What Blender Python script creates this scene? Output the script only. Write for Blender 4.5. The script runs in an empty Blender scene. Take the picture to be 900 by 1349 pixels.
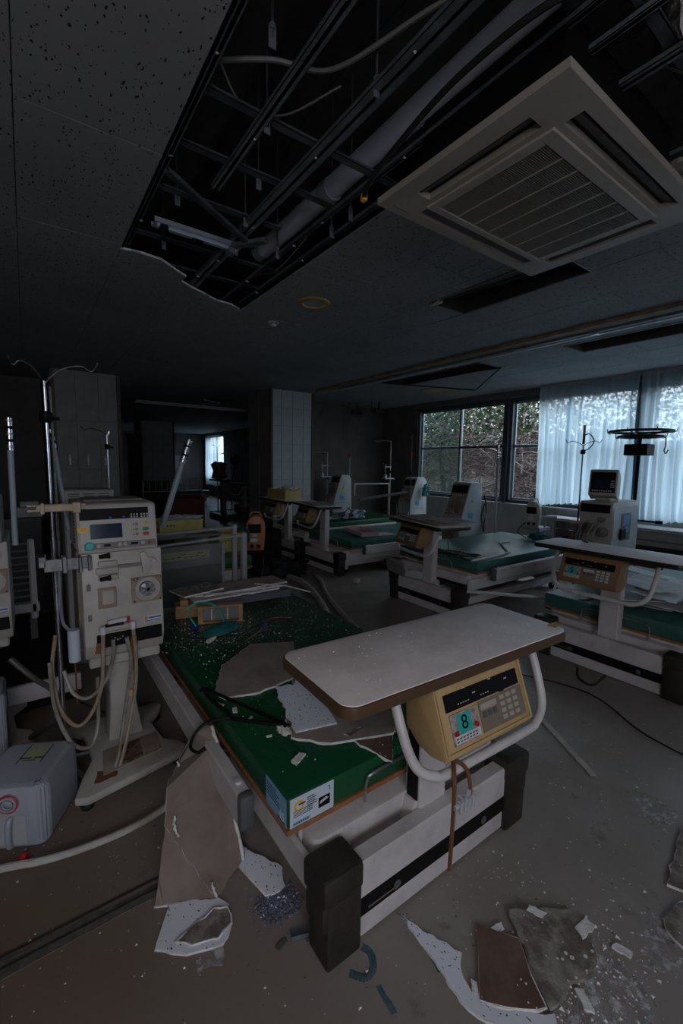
import bpy, bmesh, math, random
from mathutils import Vector, Matrix, Euler
random.seed(7)
S = bpy.context.scene
COL = S.collection
PI = math.pi
R = math.radians

# ------------------------------------------------------------------ camera
cam_d = bpy.data.cameras.new('camera'); cam = bpy.data.objects.new('camera', cam_d); COL.objects.link(cam)
yaw, pit, rol, fpx = R(35.80687), R(6.34556), R(-0.83975), 575.886
f = Vector((math.sin(yaw)*math.cos(pit), math.cos(yaw)*math.cos(pit), -math.sin(pit)))
rt = Vector((math.cos(yaw), -math.sin(yaw), 0)); dn = f.cross(rt)
rx = math.cos(rol)*rt + math.sin(rol)*dn; ry = -math.sin(rol)*rt + math.cos(rol)*dn
cm = Matrix.Identity(4)
for i in range(3):
    cm[i][0] = rx[i]; cm[i][1] = -ry[i]; cm[i][2] = -f[i]
cm.translation = Vector((0, 0, 1.5))
cam.matrix_world = cm
cam_d.sensor_fit = 'VERTICAL'; cam_d.sensor_height = 36.0; cam_d.lens = fpx/1349*36.0
cam_d.clip_start = 0.02; cam_d.clip_end = 200
S.camera = cam
# ------------------------------------------------------------------ view + world
S.view_settings.view_transform = 'Standard'; S.view_settings.look = 'None'
S.view_settings.gamma = 1.0; S.view_settings.use_curve_mapping = False
S.view_settings.exposure = 0.0
W = bpy.data.worlds.new('world'); S.world = W; W.use_nodes = True
wn = W.node_tree.nodes; wl = W.node_tree.links; wn.clear()
wo = wn.new('ShaderNodeOutputWorld'); bg = wn.new('ShaderNodeBackground')
tc = wn.new('ShaderNodeTexCoord'); sx = wn.new('ShaderNodeSeparateXYZ'); rp = wn.new('ShaderNodeValToRGB')
wl.new(tc.outputs['Generated'], sx.inputs[0]); wl.new(sx.outputs['Z'], rp.inputs[0])
rp.color_ramp.elements[0].position = 0.0; rp.color_ramp.elements[0].color = (0.50, 0.55, 0.62, 1)
rp.color_ramp.elements[1].position = 0.75; rp.color_ramp.elements[1].color = (1.48, 1.62, 1.84, 1)
wl.new(rp.outputs[0], bg.inputs[0]); bg.inputs[1].default_value = 3.6
wl.new(bg.outputs[0], wo.inputs[0])

def area(name, loc, look, sx_, sy_, power, col, portal=False):
    d = bpy.data.lights.new(name, 'AREA'); d.shape = 'RECTANGLE'; d.size = sx_; d.size_y = sy_
    d.energy = power; d.color = col
    o = bpy.data.objects.new(name, d); COL.objects.link(o); o.location = loc
    o.rotation_euler = (Vector(look)-Vector(loc)).to_track_quat('-Z', 'Y').to_euler()
    if portal: d.cycles.is_portal = True
    return o
for k in range(4):
    area('window_portal', (6.58, 5.46-2.06*k, 1.74), (5, 5.46-2.06*k, 1.74), 2.0, 1.7, 1, (1, 1, 1), True)
area('window_portal', (6.58, 18.4, 1.74), (5, 18.4, 1.74), 2.0, 1.8, 1, (1, 1, 1), True)
# dusk light through the big window of the wall behind the camera
area('rear_window_light', (-0.8, -2.42, 2.2), (1.0, 1.6, 0.3), 2.6, .8, 7.0, (1.0, 0.94, 0.92))
# the photographer's work lamp, held up to the left behind the camera
area('work_lamp_light', (-.45, -.35, 1.95), (1.0, 1.4, .4), .35, .35, 4.2, (1.0, 0.90, 0.86))

# ------------------------------------------------------------------ materials
MATS = {}
def mat(name, col, rough=0.6, metal=0.0, n=None, scale=6, mix=0.5, bump=0.0, bscale=60, specks=None, sp_scale=90, sp_t=0.12,
        alpha=None, trans=None, spec=0.5, emit=None):
    """principled material; n = second colour mixed by noise; specks = colour of small crumbs of dust"""
    if name in MATS: return MATS[name]
    m = bpy.data.materials.new(name); m.use_nodes = True; MATS[name] = m
    nt = m.node_tree; N = nt.nodes; L = nt.links
    b = N['Principled BSDF']; b.inputs['Roughness'].default_value = rough; b.inputs['Metallic'].default_value = metal
    b.inputs['Specular IOR Level'].default_value = spec
    c = (*col, 1); b.inputs['Base Color'].default_value = c
    t = N.new('ShaderNodeTexCoord'); src = None
    if n is not None:
        no = N.new('ShaderNodeTexNoise'); no.inputs['Scale'].default_value = scale; no.inputs['Detail'].default_value = 6
        no.inputs['Roughness'].default_value = 0.65
        L.new(t.outputs['Object'], no.inputs['Vector'])
        r = N.new('ShaderNodeValToRGB'); r.color_ramp.elements[0].position = max(0, 0.62-mix*0.5); r.color_ramp.elements[1].position = min(1, 0.88-mix*0.5)
        r.color_ramp.elements[0].color = c; r.color_ramp.elements[1].color = (*n, 1)
        L.new(no.outputs['Fac'], r.inputs[0]); src = r.outputs[0]
    if specks is not None:
        v = N.new('ShaderNodeTexVoronoi'); v.inputs['Scale'].default_value = sp_scale; L.new(t.outputs['Object'], v.inputs['Vector'])
        no2 = N.new('ShaderNodeTexNoise'); no2.inputs['Scale'].default_value = 5; no2.inputs['Detail'].default_value = 3
        L.new(t.outputs['Object'], no2.inputs['Vector'])
        ma = N.new('ShaderNodeMath'); ma.operation = 'MULTIPLY_ADD'; ma.inputs[1].default_value = 0.75; ma.inputs[2].default_value = -0.38+sp_t
        L.new(no2.outputs['Fac'], ma.inputs[0])
        lt = N.new('ShaderNodeMath'); lt.operation = 'LESS_THAN'; L.new(v.outputs['Distance'], lt.inputs[0]); L.new(ma.outputs[0], lt.inputs[1])
        mx = N.new('ShaderNodeMixRGB'); mx.inputs[1].default_value = c; mx.inputs[2].default_value = (*specks, 1)
        if src: L.new(src, mx.inputs[1])
        L.new(lt.outputs[0], mx.inputs[0]); src = mx.outputs[0]
    if src: L.new(src, b.inputs['Base Color'])
    if bump:
        nb = N.new('ShaderNodeTexNoise'); nb.inputs['Scale'].default_value = bscale; nb.inputs['Detail'].default_value = 5
        L.new(t.outputs['Object'], nb.inputs['Vector'])
        bp = N.new('ShaderNodeBump'); bp.inputs['Strength'].default_value = bump; bp.inputs['Distance'].default_value = 0.01
        L.new(nb.outputs['Fac'], bp.inputs['Height']); L.new(bp.outputs[0], b.inputs['Normal'])
    if alpha is not None: b.inputs['Alpha'].default_value = alpha
    if trans is not None: b.inputs['Transmission Weight'].default_value = trans
    if emit is not None:
        b.inputs['Emission Color'].default_value = (*emit[:3], 1); b.inputs['Emission Strength'].default_value = emit[3]
    return m

WHITE = mat('painted_white', (.58,.53,.53), .45, n=(.42,.37,.36), scale=5, mix=.35, specks=(.7,.68,.65), sp_scale=120, sp_t=.06)
WHITE2 = mat('painted_white_clean', (.58,.55,.55), .35, n=(.46,.43,.42), scale=9, mix=.3)
BLACKP = mat('black_plastic', (.008,.0075,.008), .5, spec=.12)
DARKBR = mat('dark_brown_plastic', (.020,.0135,.011), .55, n=(.034,.024,.020), scale=14, bump=.25, bscale=90)
TAN = mat('tan_plastic', (.52,.35,.16), .5, n=(.40,.26,.12), scale=5, mix=.4)
TAN2 = mat('brown_tan_plastic', (.27,.155,.07), .5, n=(.19,.105,.05), scale=5, mix=.4)
EDGEB = mat('black_table_edge', (.02,.017,.016), .4)
EDGE = mat('brown_table_edge', (.085,.048,.026), .4)
GREEN = mat('green_vinyl', (.003,.070,.024), .38, n=(.008,.055,.030), scale=3, mix=.4, specks=(.32,.36,.34), sp_scale=150, sp_t=.10, bump=.05, bscale=20)
TEALV = mat('faded_green_vinyl', (.022,.095,.078), .42, n=(.05,.135,.122), scale=4, mix=.5, specks=(.3,.4,.38), sp_scale=120, sp_t=.05)
PLY = mat('orange_plywood', (.34,.14,.055), .6, n=(.22,.09,.04), scale=20)
TOPW = mat('dusty_laminate', (.84,.76,.76), .5, n=(.66,.59,.58), scale=4, mix=.45, specks=(.95,.92,.90), sp_scale=140, sp_t=.12)
CHROME = mat('chrome', (.62,.64,.68), .22, 1.0, n=(.3,.3,.32), scale=20, mix=.3)
STEEL = mat('brushed_steel', (.45,.47,.50), .4, 1.0)
GREYP = mat('grey_pole_paint', (.26,.29,.34), .4)
GALV = mat('galvanised_steel', (.22,.26,.29), .42, .4, n=(.13,.15,.16), scale=9)
GALVD = mat('dull_galvanised_steel', (.13,.155,.18), .45, .4, n=(.07,.08,.09), scale=7)
CREAM = mat('cream_abs', (.46,.42,.39), .42, n=(.34,.30,.27), scale=4, mix=.4)
CREAMD = mat('dirty_cream_abs', (.33,.285,.25), .5, n=(.22,.14,.09), scale=6, mix=.5, specks=(.06,.03,.02), sp_scale=60, sp_t=.12)
SIDEW = mat('pale_grey_side', (.42,.45,.47), .45, n=(.33,.35,.36), scale=4)
DGREY = mat('dark_grey_panel', (.09,.09,.095), .5)
MGREY = mat('mid_grey_panel', (.20,.19,.19), .5, n=(.14,.13,.13), scale=5)
SCREEN = mat('dark_blue_screen', (.010,.022,.045), .15)
TEALK = mat('teal_plastic', (.03,.38,.36), .4)
TEALC = mat('teal_cloth', (.006,.135,.125), .85, n=(.004,.08,.08), scale=12, bump=.3, bscale=30)
RED = mat('red_plastic', (.42,.015,.02), .4)
ORANGE = mat('orange_plastic', (.55,.20,.09), .45, n=(.42,.15,.07), scale=6)
YELLOWT = mat('yellow_tape', (.75,.45,.03), .5)
GREENB = mat('green_button', (.01,.22,.12), .35)
YELB = mat('amber_button', (.65,.35,.02), .4)
BLUEL = mat('blue_lens', (.03,.12,.5), .2)
BLUEP = mat('blue_plastic', (.012,.03,.22), .4)
YCRATE = mat('yellow_plastic_crate', (.50,.44,.14), .5, n=(.38,.32,.10), scale=5)
PINK = mat('pink_plastic', (.55,.36,.42), .45)
RUBBER = mat('brown_rubber', (.14,.055,.02), .5)
HOSEW = mat('dirty_white_hose', (.50,.47,.44), .45, n=(.34,.30,.26), scale=8)
HOSEG = mat('grey_clear_hose', (.30,.29,.27), .3, n=(.18,.14,.10), scale=10)
CABLE = mat('black_cable', (.012,.012,.013), .5)
GYPS = mat('gypsum_edge', (.78,.76,.76), .9, n=(.6,.57,.55), scale=30, bump=.6, bscale=80)
BACKP = mat('brown_backing_paper', (.30,.24,.21), .85, n=(.20,.155,.13), scale=5, mix=.4, bump=.1, bscale=30)
BACKP2 = mat('stained_backing_paper', (.18,.11,.085), .85, n=(.10,.055,.04), scale=5, mix=.6, specks=(.7,.68,.65), sp_scale=40, sp_t=.05)
BACKP3 = mat('rough_grey_plaster', (.34,.31,.28), .95, n=(.14,.11,.095), scale=16, mix=.6, bump=.8, bscale=40, specks=(.62,.60,.58), sp_scale=34, sp_t=.13)
PAPER = mat('paper', (.62,.62,.64), .7, n=(.5,.5,.5), scale=10)
PAPERB = mat('pale_blue_label', (.22,.42,.60), .6)
INK = mat('print_ink', (.03,.035,.05), .6)
PLASTIC = mat('clear_plastic_film', (.5,.53,.58), .15, alpha=.55, bump=.6, bscale=18)
JERRY = mat('milky_polyethylene', (.36,.37,.43), .32, n=(.31,.32,.37), scale=2)
PINKISH = mat('rust_stain', (.18,.07,.03), .8)
BRWOOD = mat('brown_wood_trim', (.085,.052,.022), .5, n=(.05,.03,.015), scale=8)
WOODBOX = mat('light_wood_box', (.42,.24,.11), .6, n=(.32,.17,.08), scale=12)
ALU = mat('bronze_aluminium', (.10,.115,.13), .35, .5)
ALUL = mat('bright_aluminium', (.42,.50,.58), .3, .8)
BLACKCL = mat('black_cloth', (.008,.008,.010), .95, bump=.4, bscale=12)
TEALPAINT = mat('blue_floor_paint', (.02,.09,.12), .7, n=(.10,.12,.13), scale=30, mix=.5)
TROUGH = mat('dark_void', (.02,.02,.022), .9)
ACW = mat('aged_cream_panel', (.40,.36,.32), .45, n=(.33,.29,.25), scale=3)
REDP = mat('dark_red_vinyl', (.10,.012,.014), .5)

def tilemat(name, base, hole, scale=78, dens=.30, stain=None):
    """pitted mineral ceiling board"""
    m = bpy.data.materials.new(name); m.use_nodes = True; nt = m.node_tree; N = nt.nodes; L = nt.links
    b = N['Principled BSDF']; b.inputs['Roughness'].default_value = .9; b.inputs['Specular IOR Level'].default_value = .2
    t = N.new('ShaderNodeTexCoord')
    ns = N.new('ShaderNodeTexNoise'); ns.inputs['Scale'].default_value = 40; L.new(t.outputs['Object'], ns.inputs['Vector'])
    mp = N.new('ShaderNodeMapping'); mp.inputs['Scale'].default_value = (1.0, .48, 1.0); L.new(t.outputs['Object'], mp.inputs['Vector'])
    ad = N.new('ShaderNodeVectorMath'); ad.operation = 'MULTIPLY_ADD'; ad.inputs[1].default_value = (.018,)*3
    L.new(ns.outputs['Color'], ad.inputs[0]); L.new(mp.outputs[0], ad.inputs[2])
    v = N.new('ShaderNodeTexVoronoi'); v.inputs['Scale'].default_value = scale; L.new(ad.outputs[0], v.inputs['Vector'])
    sp = N.new('ShaderNodeSeparateColor'); L.new(v.outputs['Color'], sp.inputs[0])
    mu = N.new('ShaderNodeMath'); mu.operation = 'MULTIPLY'; mu.inputs[1].default_value = dens; L.new(sp.outputs[0], mu.inputs[0])
    lt = N.new('ShaderNodeMath'); lt.operation = 'LESS_THAN'; L.new(v.outputs['Distance'], lt.inputs[0]); L.new(mu.outputs[0], lt.inputs[1])
    n2 = N.new('ShaderNodeTexNoise'); n2.inputs['Scale'].default_value = 1.3; n2.inputs['Detail'].default_value = 7; L.new(t.outputs['Object'], n2.inputs['Vector'])
    r = N.new('ShaderNodeValToRGB'); r.color_ramp.elements[0].position = .35; r.color_ramp.elements[1].position = .75
    r.color_ramp.elements[0].color = (*base, 1); r.color_ramp.elements[1].color = (*(stain or tuple(.75*c for c in base)), 1)
    L.new(n2.outputs['Fac'], r.inputs[0])
    mx = N.new('ShaderNodeMixRGB'); L.new(lt.outputs[0], mx.inputs[0]); L.new(r.outputs[0], mx.inputs[1]); mx.inputs[2].default_value = (*hole, 1)  # dark spots put the shade inside the pits into the colour
    L.new(mx.outputs[0], b.inputs['Base Color'])
    inv = N.new('ShaderNodeMath'); inv.operation = 'SUBTRACT'; inv.inputs[0].default_value = 1; L.new(lt.outputs[0], inv.inputs[1])
    bp = N.new('ShaderNodeBump'); bp.inputs['Strength'].default_value = .5; bp.inputs['Distance'].default_value = .003
    L.new(inv.outputs[0], bp.inputs['Height']); L.new(bp.outputs[0], b.inputs['Normal'])
    return m
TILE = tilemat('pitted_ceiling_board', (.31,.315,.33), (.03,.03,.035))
TILEP = tilemat('lit_pitted_board_face', (.72,.74,.82), (.05,.05,.06), scale=115, dens=.30, stain=(.62,.63,.70))  # same board as the ceiling, its brighter lighting put into the colour

def floormat():
    m = bpy.data.materials.new('worn_vinyl_floor'); m.use_nodes = True; nt = m.node_tree; N = nt.nodes; L = nt.links
    b = N['Principled BSDF']; t = N.new('ShaderNodeTexCoord')
    def noise(s, d=6, w=None):
        n = N.new('ShaderNodeTexNoise'); n.inputs['Scale'].default_value = s; n.inputs['Detail'].default_value = d; n.inputs['Roughness'].default_value = .62
        L.new(t.outputs['Object'], n.inputs['Vector']); return n
    def ramp(src, p0, p1, c0, c1):
        r = N.new('ShaderNodeValToRGB'); r.color_ramp.elements[0].position = p0; r.color_ramp.elements[1].position = p1
        r.color_ramp.elements[0].color = (*c0, 1); r.color_ramp.elements[1].color = (*c1, 1); L.new(src, r.inputs[0]); return r
    a = ramp(noise(2.2).outputs['Fac'], .3, .72, (.225,.185,.160), (.295,.262,.245))
    # browner, muddier ground to the left under the machines
    sp = N.new('ShaderNodeSeparateXYZ'); L.new(t.outputs['Object'], sp.inputs[0])
    nb = noise(1.1, 4)
    add = N.new('ShaderNodeMath'); add.operation = 'MULTIPLY_ADD'; add.inputs[1].default_value = -.55; L.new(sp.outputs['X'], add.inputs[0]); L.new(nb.outputs['Fac'], add.inputs[2])
    br = ramp(add.outputs[0], .05, .65, (0,0,0), (1,1,1))
    mx = N.new('ShaderNodeMixRGB'); L.new(br.outputs[0], mx.inputs[0]); L.new(a.outputs[0], mx.inputs[1]); mx.inputs[2].default_value = (.155,.105,.075,1)
    # dark scuffs
    sc = ramp(noise(9, 8).outputs['Fac'], .60, .74, (0,0,0), (.75,.75,.75))
    m2 = N.new('ShaderNodeMixRGB'); L.new(sc.outputs[0], m2.inputs[0]); L.new(mx.outputs[0], m2.inputs[1]); m2.inputs[2].default_value = (.12,.09,.075,1)
    # plaster dust
    v = N.new('ShaderNodeTexVoronoi'); v.inputs['Scale'].default_value = 55; L.new(t.outputs['Object'], v.inputs['Vector'])
    nd = noise(1.7, 3); ma = N.new('ShaderNodeMath'); ma.operation = 'MULTIPLY_ADD'; ma.inputs[1].default_value = .9; ma.inputs[2].default_value = -.42; L.new(nd.outputs['Fac'], ma.inputs[0])
    lt = N.new('ShaderNodeMath'); lt.operation = 'LESS_THAN'; L.new(v.outputs['Distance'], lt.inputs[0]); L.new(ma.outputs[0], lt.inputs[1])
    m3 = N.new('ShaderNodeMixRGB'); L.new(lt.outputs[0], m3.inputs[0]); L.new(m2.outputs[0], m3.inputs[1]); m3.inputs[2].default_value = (.50,.48,.47,1)
    L.new(m3.outputs[0], b.inputs['Base Color'])
    rr = ramp(noise(3).outputs['Fac'], .3, .7, (.33,)*3, (.62,)*3); L.new(rr.outputs[0], b.inputs['Roughness'])
    bp = N.new('ShaderNodeBump'); bp.inputs['Strength'].default_value = .12; bp.inputs['Distance'].default_value = .004
    L.new(noise(35).outputs['Fac'], bp.inputs['Height']); L.new(bp.outputs[0], b.inputs['Normal'])
    return m
FLOOR = floormat()
WALLD = mat('dark_stained_wall', (.115,.105,.105), .8, n=(.08,.073,.07), scale=3, bump=.1)
WALLW = mat('pale_window_wall', (.46,.47,.48), .7, n=(.36,.37,.38), scale=3)
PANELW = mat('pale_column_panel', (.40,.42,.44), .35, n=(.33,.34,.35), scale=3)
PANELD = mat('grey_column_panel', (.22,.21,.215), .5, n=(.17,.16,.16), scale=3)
CONC = mat('dark_concrete', (.10,.095,.09), .95, n=(.05,.048,.045), scale=4, bump=.3)

def glassmat(name, col, tr):
    m = bpy.data.materials.new(name); m.use_nodes = True; N = m.node_tree.nodes; L = m.node_tree.links
    N.remove(N['Principled BSDF']); o = N['Material Output']
    a = N.new('ShaderNodeBsdfTransparent'); a.inputs[0].default_value = (*col, 1)
    g = N.new('ShaderNodeBsdfGlossy'); g.inputs['Roughness'].default_value = .05
    d = N.new('ShaderNodeBsdfDiffuse'); d.inputs[0].default_value = (.45,.50,.50,1)
    m1 = N.new('ShaderNodeMixShader'); m1.inputs[0].default_value = .06; L.new(a.outputs[0], m1.inputs[1]); L.new(g.outputs[0], m1.inputs[2])
    m2 = N.new('ShaderNodeMixShader'); m2.inputs[0].default_value = tr; L.new(m1.outputs[0], m2.inputs[1]); L.new(d.outputs[0], m2.inputs[2])
    L.new(m2.outputs[0], o.inputs[0]); return m
GLASS = glassmat('window_glass', (.93,.96,.96), .005)
GLASSD = glassmat('dirty_window_glass', (.78,.88,.84), .22)
def curtainmat():
    m = bpy.data.materials.new('lace_curtain_cloth'); m.use_nodes = True; N = m.node_tree.nodes; L = m.node_tree.links
    N.remove(N['Principled BSDF']); o = N['Material Output']
    a = N.new('ShaderNodeBsdfTransparent'); a.inputs[0].default_value = (.92,.95,1,1)
    t = N.new('ShaderNodeBsdfTranslucent'); t.inputs[0].default_value = (.72,.90,1,1)
    d = N.new('ShaderNodeBsdfDiffuse'); d.inputs[0].default_value = (.70,.78,.88,1)
    m1 = N.new('ShaderNodeMixShader'); m1.inputs[0].default_value = .08; L.new(t.outputs[0], m1.inputs[1]); L.new(d.outputs[0], m1.inputs[2])
    m2 = N.new('ShaderNodeMixShader'); m2.inputs[0].default_value = .72; L.new(a.outputs[0], m2.inputs[1]); L.new(m1.outputs[0], m2.inputs[2])
    L.new(m2.outputs[0], o.inputs[0]); return m
CURT = curtainmat()

# ------------------------------------------------------------------ mesh helpers
MESHN = [0]
class G:
    """collects shapes into one mesh object"""
    def __init__(s, M=None): s.bm = bmesh.new(); s.M = M or Matrix.Identity(4); s.mi = 0
    def _fin(s, vs, smooth=False):
        fs = set()
        for v in vs:
            for fc in v.link_faces: fs.add(fc)
        for fc in fs:
            fc.material_index = s.mi; fc.smooth = smooth
        bmesh.ops.transform(s.bm, matrix=s.M, verts=list(vs)); return s
    def box(s, x0, x1, y0, y1, z0, z1, bev=0, seg=1, rot=None, smooth=False):
        c = Vector(((x0+x1)/2, (y0+y1)/2, (z0+z1)/2))
        r = bmesh.ops.create_cube(s.bm, size=1.0); vs = r['verts']
        m = Matrix.Translation(c) @ ((Euler(rot).to_matrix().to_4x4()) if rot else Matrix.Identity(4)) @ Matrix.Diagonal((abs(x1-x0), abs(y1-y0), abs(z1-z0), 1))
        bmesh.ops.transform(s.bm, matrix=m, verts=vs)
        if bev:
            es = list({e for v in vs for e in v.link_edges})
            r2 = bmesh.ops.bevel(s.bm, geom=es, offset=bev, segments=seg, affect='EDGES', profile=.5)
            vs = list({v for fc in r2['faces'] for v in fc.verts} | {v for v in vs if v.is_valid})
            vs = [v for v in vs if v.is_valid]
        return s._fin(vs, smooth)
    def tube(s, pts, r, seg=8, closed=False, cap=True):
        pts = [Vector(p) for p in pts]; n = len(pts); rings = []
        rad = r if isinstance(r, (list, tuple)) else [r]*n
        up = Vector((0, 0, 1)); prev = None
        for i in range(n):
            if closed: t = pts[(i+1) % n]-pts[i-1]
            else: t = pts[min(i+1, n-1)]-pts[max(i-1, 0)]
            if t.length < 1e-9: t = Vector((0, 0, 1))
            t.normalize()
            if prev is None: a = t.cross(up if abs(t.z) < .9 else Vector((1, 0, 0))).normalized()
            else:
                a = prev - t*prev.dot(t)
                a = a.normalized() if a.length > 1e-6 else t.cross(up).normalized()
            prev = a; b = t.cross(a)
            rings.append([s.bm.verts.new(pts[i]+(a*math.cos(2*PI*k/seg)+b*math.sin(2*PI*k/seg))*rad[i]) for k in range(seg)])
        for i in range(n if closed else n-1):
            A, B = rings[i], rings[(i+1) % n]
            for k in range(seg): s.bm.faces.new((A[k], A[(k+1) % seg], B[(k+1) % seg], B[k]))
        if cap and not closed and seg > 2:
            s.bm.faces.new(rings[0][::-1]); s.bm.faces.new(rings[-1])
        return s._fin([v for q in rings for v in q], seg > 4)
    def cyl(s, p, q, r, seg=16, r2=None): 
        s.tube([p, q], [r, r if r2 is None else r2], seg); return s
    def prism(s, poly, axis, a0, a1, bev=0):
        """polygon (list of 2-D points) extruded along axis 'x','y' or 'z'"""
        def P(u, v, w): return {'x': (w, u, v), 'y': (u, w, v), 'z': (u, v, w)}[axis]
        A = [s.bm.verts.new(P(u, v, a0)) for u, v in poly]; B = [s.bm.verts.new(P(u, v, a1)) for u, v in poly]
        n = len(poly); fs = [s.bm.faces.new(A), s.bm.faces.new(B)]
        for k in range(n): fs.append(s.bm.faces.new((A[k], A[(k+1) % n], B[(k+1) % n], B[k])))
        bmesh.ops.recalc_face_normals(s.bm, faces=fs); vs = A+B
        if bev:
            es = list({e for v in vs for e in v.link_edges})
            r2 = bmesh.ops.bevel(s.bm, geom=es, offset=bev, segments=2, affect='EDGES', profile=.5)
            vs = [v for v in ({v for fc in r2['faces'] for v in fc.verts} | {v for v in vs if v.is_valid}) if v.is_valid]
        return s._fin(vs)
    def lathe(s, prof, c=(0, 0, 0), seg=20, axis='z'):
        rings = []
        for r, h in prof:
            ring = []
            for k in range(seg):
                a = 2*PI*k/seg; u, v = r*math.cos(a), r*math.sin(a)
                p = {'z': (u, v, h), 'y': (u, h, v), 'x': (h, u, v)}[axis]
                ring.append(s.bm.verts.new(Vector(p)+Vector(c)))
            rings.append(ring)
        fs = []
        for A, B in zip(rings, rings[1:]):
            for k in range(seg): fs.append(s.bm.faces.new((A[k], A[(k+1) % seg], B[(k+1) % seg], B[k])))
        fs.append(s.bm.faces.new(rings[0])); fs.append(s.bm.faces.new(rings[-1]))
        bmesh.ops.recalc_face_normals(s.bm, faces=fs)
        return s._fin([v for q in rings for v in q], True)
    def blob(s, c, r, sq=(1, 1, 1), noise=.2, sub=2, seed=0):
        rr = random.Random(seed); q = bmesh.ops.create_icosphere(s.bm, subdivisions=sub, radius=1)['verts']
        for v in q:
            k = 1+noise*(math.sin(v.co.x*5+seed)+math.cos(v.co.y*7+seed*2)+math.sin(v.co.z*6+seed))*.5+rr.uniform(-noise, noise)*.4
            v.co = Vector((v.co.x*sq[0]*r*k, v.co.y*sq[1]*r*k, v.co.z*sq[2]*r*k))+Vector(c)
        return s._fin(q, True)
    def obj(s, name, mats, parent=None, loc=None, rot=None, auto=True):
        me = bpy.data.meshes.new(name); s.bm.normal_update(); s.bm.to_mesh(me); s.bm.free()
        for m in (mats if isinstance(mats, (list, tuple)) else [mats]): me.materials.append(m)
        o = bpy.data.objects.new(name, me); COL.objects.link(o)
        if loc: o.location = loc
        if rot: o.rotation_euler = rot
        if parent: o.parent = parent
        if auto:
            try: me.set_sharp_from_angle(angle=R(35))
            except Exception: pass
        return o
def tag(o, label, cat, group=None):
    o['label'] = label; o['category'] = cat
    if group: o['group'] = group
    return o
def thing(name, label, cat, loc=(0, 0, 0), rz=0, group=None):
    o = bpy.data.objects.new(name, None); COL.objects.link(o); o.empty_display_size = .1
    o.location = loc; o.rotation_euler = (0, 0, rz); return tag(o, label, cat, group)
def struct(o): o['kind'] = 'structure'; return o
def stuff(o): o['kind'] = 'stuff'; return o
def lab(o, t): o['label'] = t; return o
def smooth(pts, n=6):
    """Catmull-Rom through the points"""
    P = [Vector(p) for p in pts]; P = [P[0]*2-P[1]]+P+[P[-1]*2-P[-2]]; out = []
    for i in range(1, len(P)-2):
        a, b, c, d = P[i-1], P[i], P[i+1], P[i+2]
        for k in range(n):
            t = k/n
            out.append(.5*((2*b)+(-a+c)*t+(2*a-5*b+4*c-d)*t*t+(-a+3*b-3*c+d)*t*t*t))
    out.append(P[-2]); return out
def text(name, txt, size, m, M, parent, depth=.0006):
    cu = bpy.data.curves.new(name, 'FONT'); cu.body = txt; cu.size = size; cu.align_x = 'CENTER'; cu.align_y = 'CENTER'; cu.extrude = depth
    t = bpy.data.objects.new('tmp', cu); COL.objects.link(t)
    dg = bpy.context.evaluated_depsgraph_get(); me = bpy.data.meshes.new_from_object(t.evaluated_get(dg))
    bpy.data.objects.remove(t); me.transform(M); me.materials.clear(); me.materials.append(m)
    o = bpy.data.objects.new(name, me); COL.objects.link(o); o.parent = parent; return o
def copy_tree(o, parent=None):
    c = o.copy(); COL.objects.link(c)
    if parent: c.parent = parent
    for ch in list(o.children): copy_tree(ch, c)
    return c
def jag(pts, amp=.008, step=.03, seed=1, keep=()):
    """roughens a polygon outline; edges listed in keep stay straight"""
    r = random.Random(seed); out = []; n = len(pts)
    for i in range(n):
        a = Vector(pts[i]); b = Vector(pts[(i+1) % n]); out.append(a)
        if i in keep: continue
        L = (b-a).length; k = int(L/step); d = (b-a).normalized(); nn = Vector((-d.y, d.x))
        for j in range(1, k): out.append(a+(b-a)*(j/k)+nn*r.uniform(-amp, amp)+d*r.uniform(-.2, .2)*step)
    return [(p.x, p.y) for p in out]
CZ = 2.72
exec_parts = []
# ------------------------------------------------------------------ the room
g = G(); g.box(-4, 6.9, -2.6, 20.2, -.1, 0); fl = struct(g.obj('floor', FLOOR))
# dark seam where a partition stood, crossing the floor in front of the machines
g = G(); g.prism(jag([(-1.6, 1.46), (.42, 1.46), (.62, 1.47), (.62, 1.51), (-1.6, 1.53)], .006, .06, 3), 'z', 0, .003)
struct(g.obj('trim_1', mat('dark_floor_seam', (.075,.060,.055), .8, n=(.13,.11,.10), scale=30, mix=.5)))
g = G(); g.box(-1.6, .62, 1.528, 1.534, 0, .005); g.box(-1.6, .5, 1.488, 1.494, .003, .006); struct(g.obj('trim_2', mat('seam_line', (.02,.018,.018), .8)))

WX = 6.6
g = G()
g.box(WX, WX+.14, -2.6, 6.52, 0, .88); g.box(WX, WX+.14, -2.6, 6.52, 2.62, 3.4); g.box(WX, WX+.14, -2.6, -2.3, .88, 2.62)
g.box(WX, WX+.14, -2.6, -2.3, .88, 2.62)
wr = struct(g.obj('wall_right', WALLW))
g = G(); g.box(WX, WX+.14, 6.52, 17.4, 0, 3.4); g.box(WX, WX+.14, 17.4, 20.2, 0, .88); g.box(WX, WX+.14, 17.4, 20.2, 2.62, 3.4); g.box(WX, WX+.14, 19.4, 20.2, .88, 2.62); struct(g.obj('wall_right_far', WALLD))
g = G()
for k in range(9): g.box(WX-.012, WX, -2.5+k*1.0, -1.52+k*1.0, .06, .86, .004)
g.obj('wall_panel', WALLW, wr)
g = G(); g.box(WX-.02, WX, -2.5, 7.6, 0, .06); struct(g.obj('baseboard_right', BRWOOD))
g = G(); g.box(4.22, WX, 7.6, 7.75, 0, 3.4); struct(g.obj('wall_back', WALLD))
g = G(); g.box(-4, 6.74, 20, 20.15, 0, 3.4); struct(g.obj('wall_far', WALLD))
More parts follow.
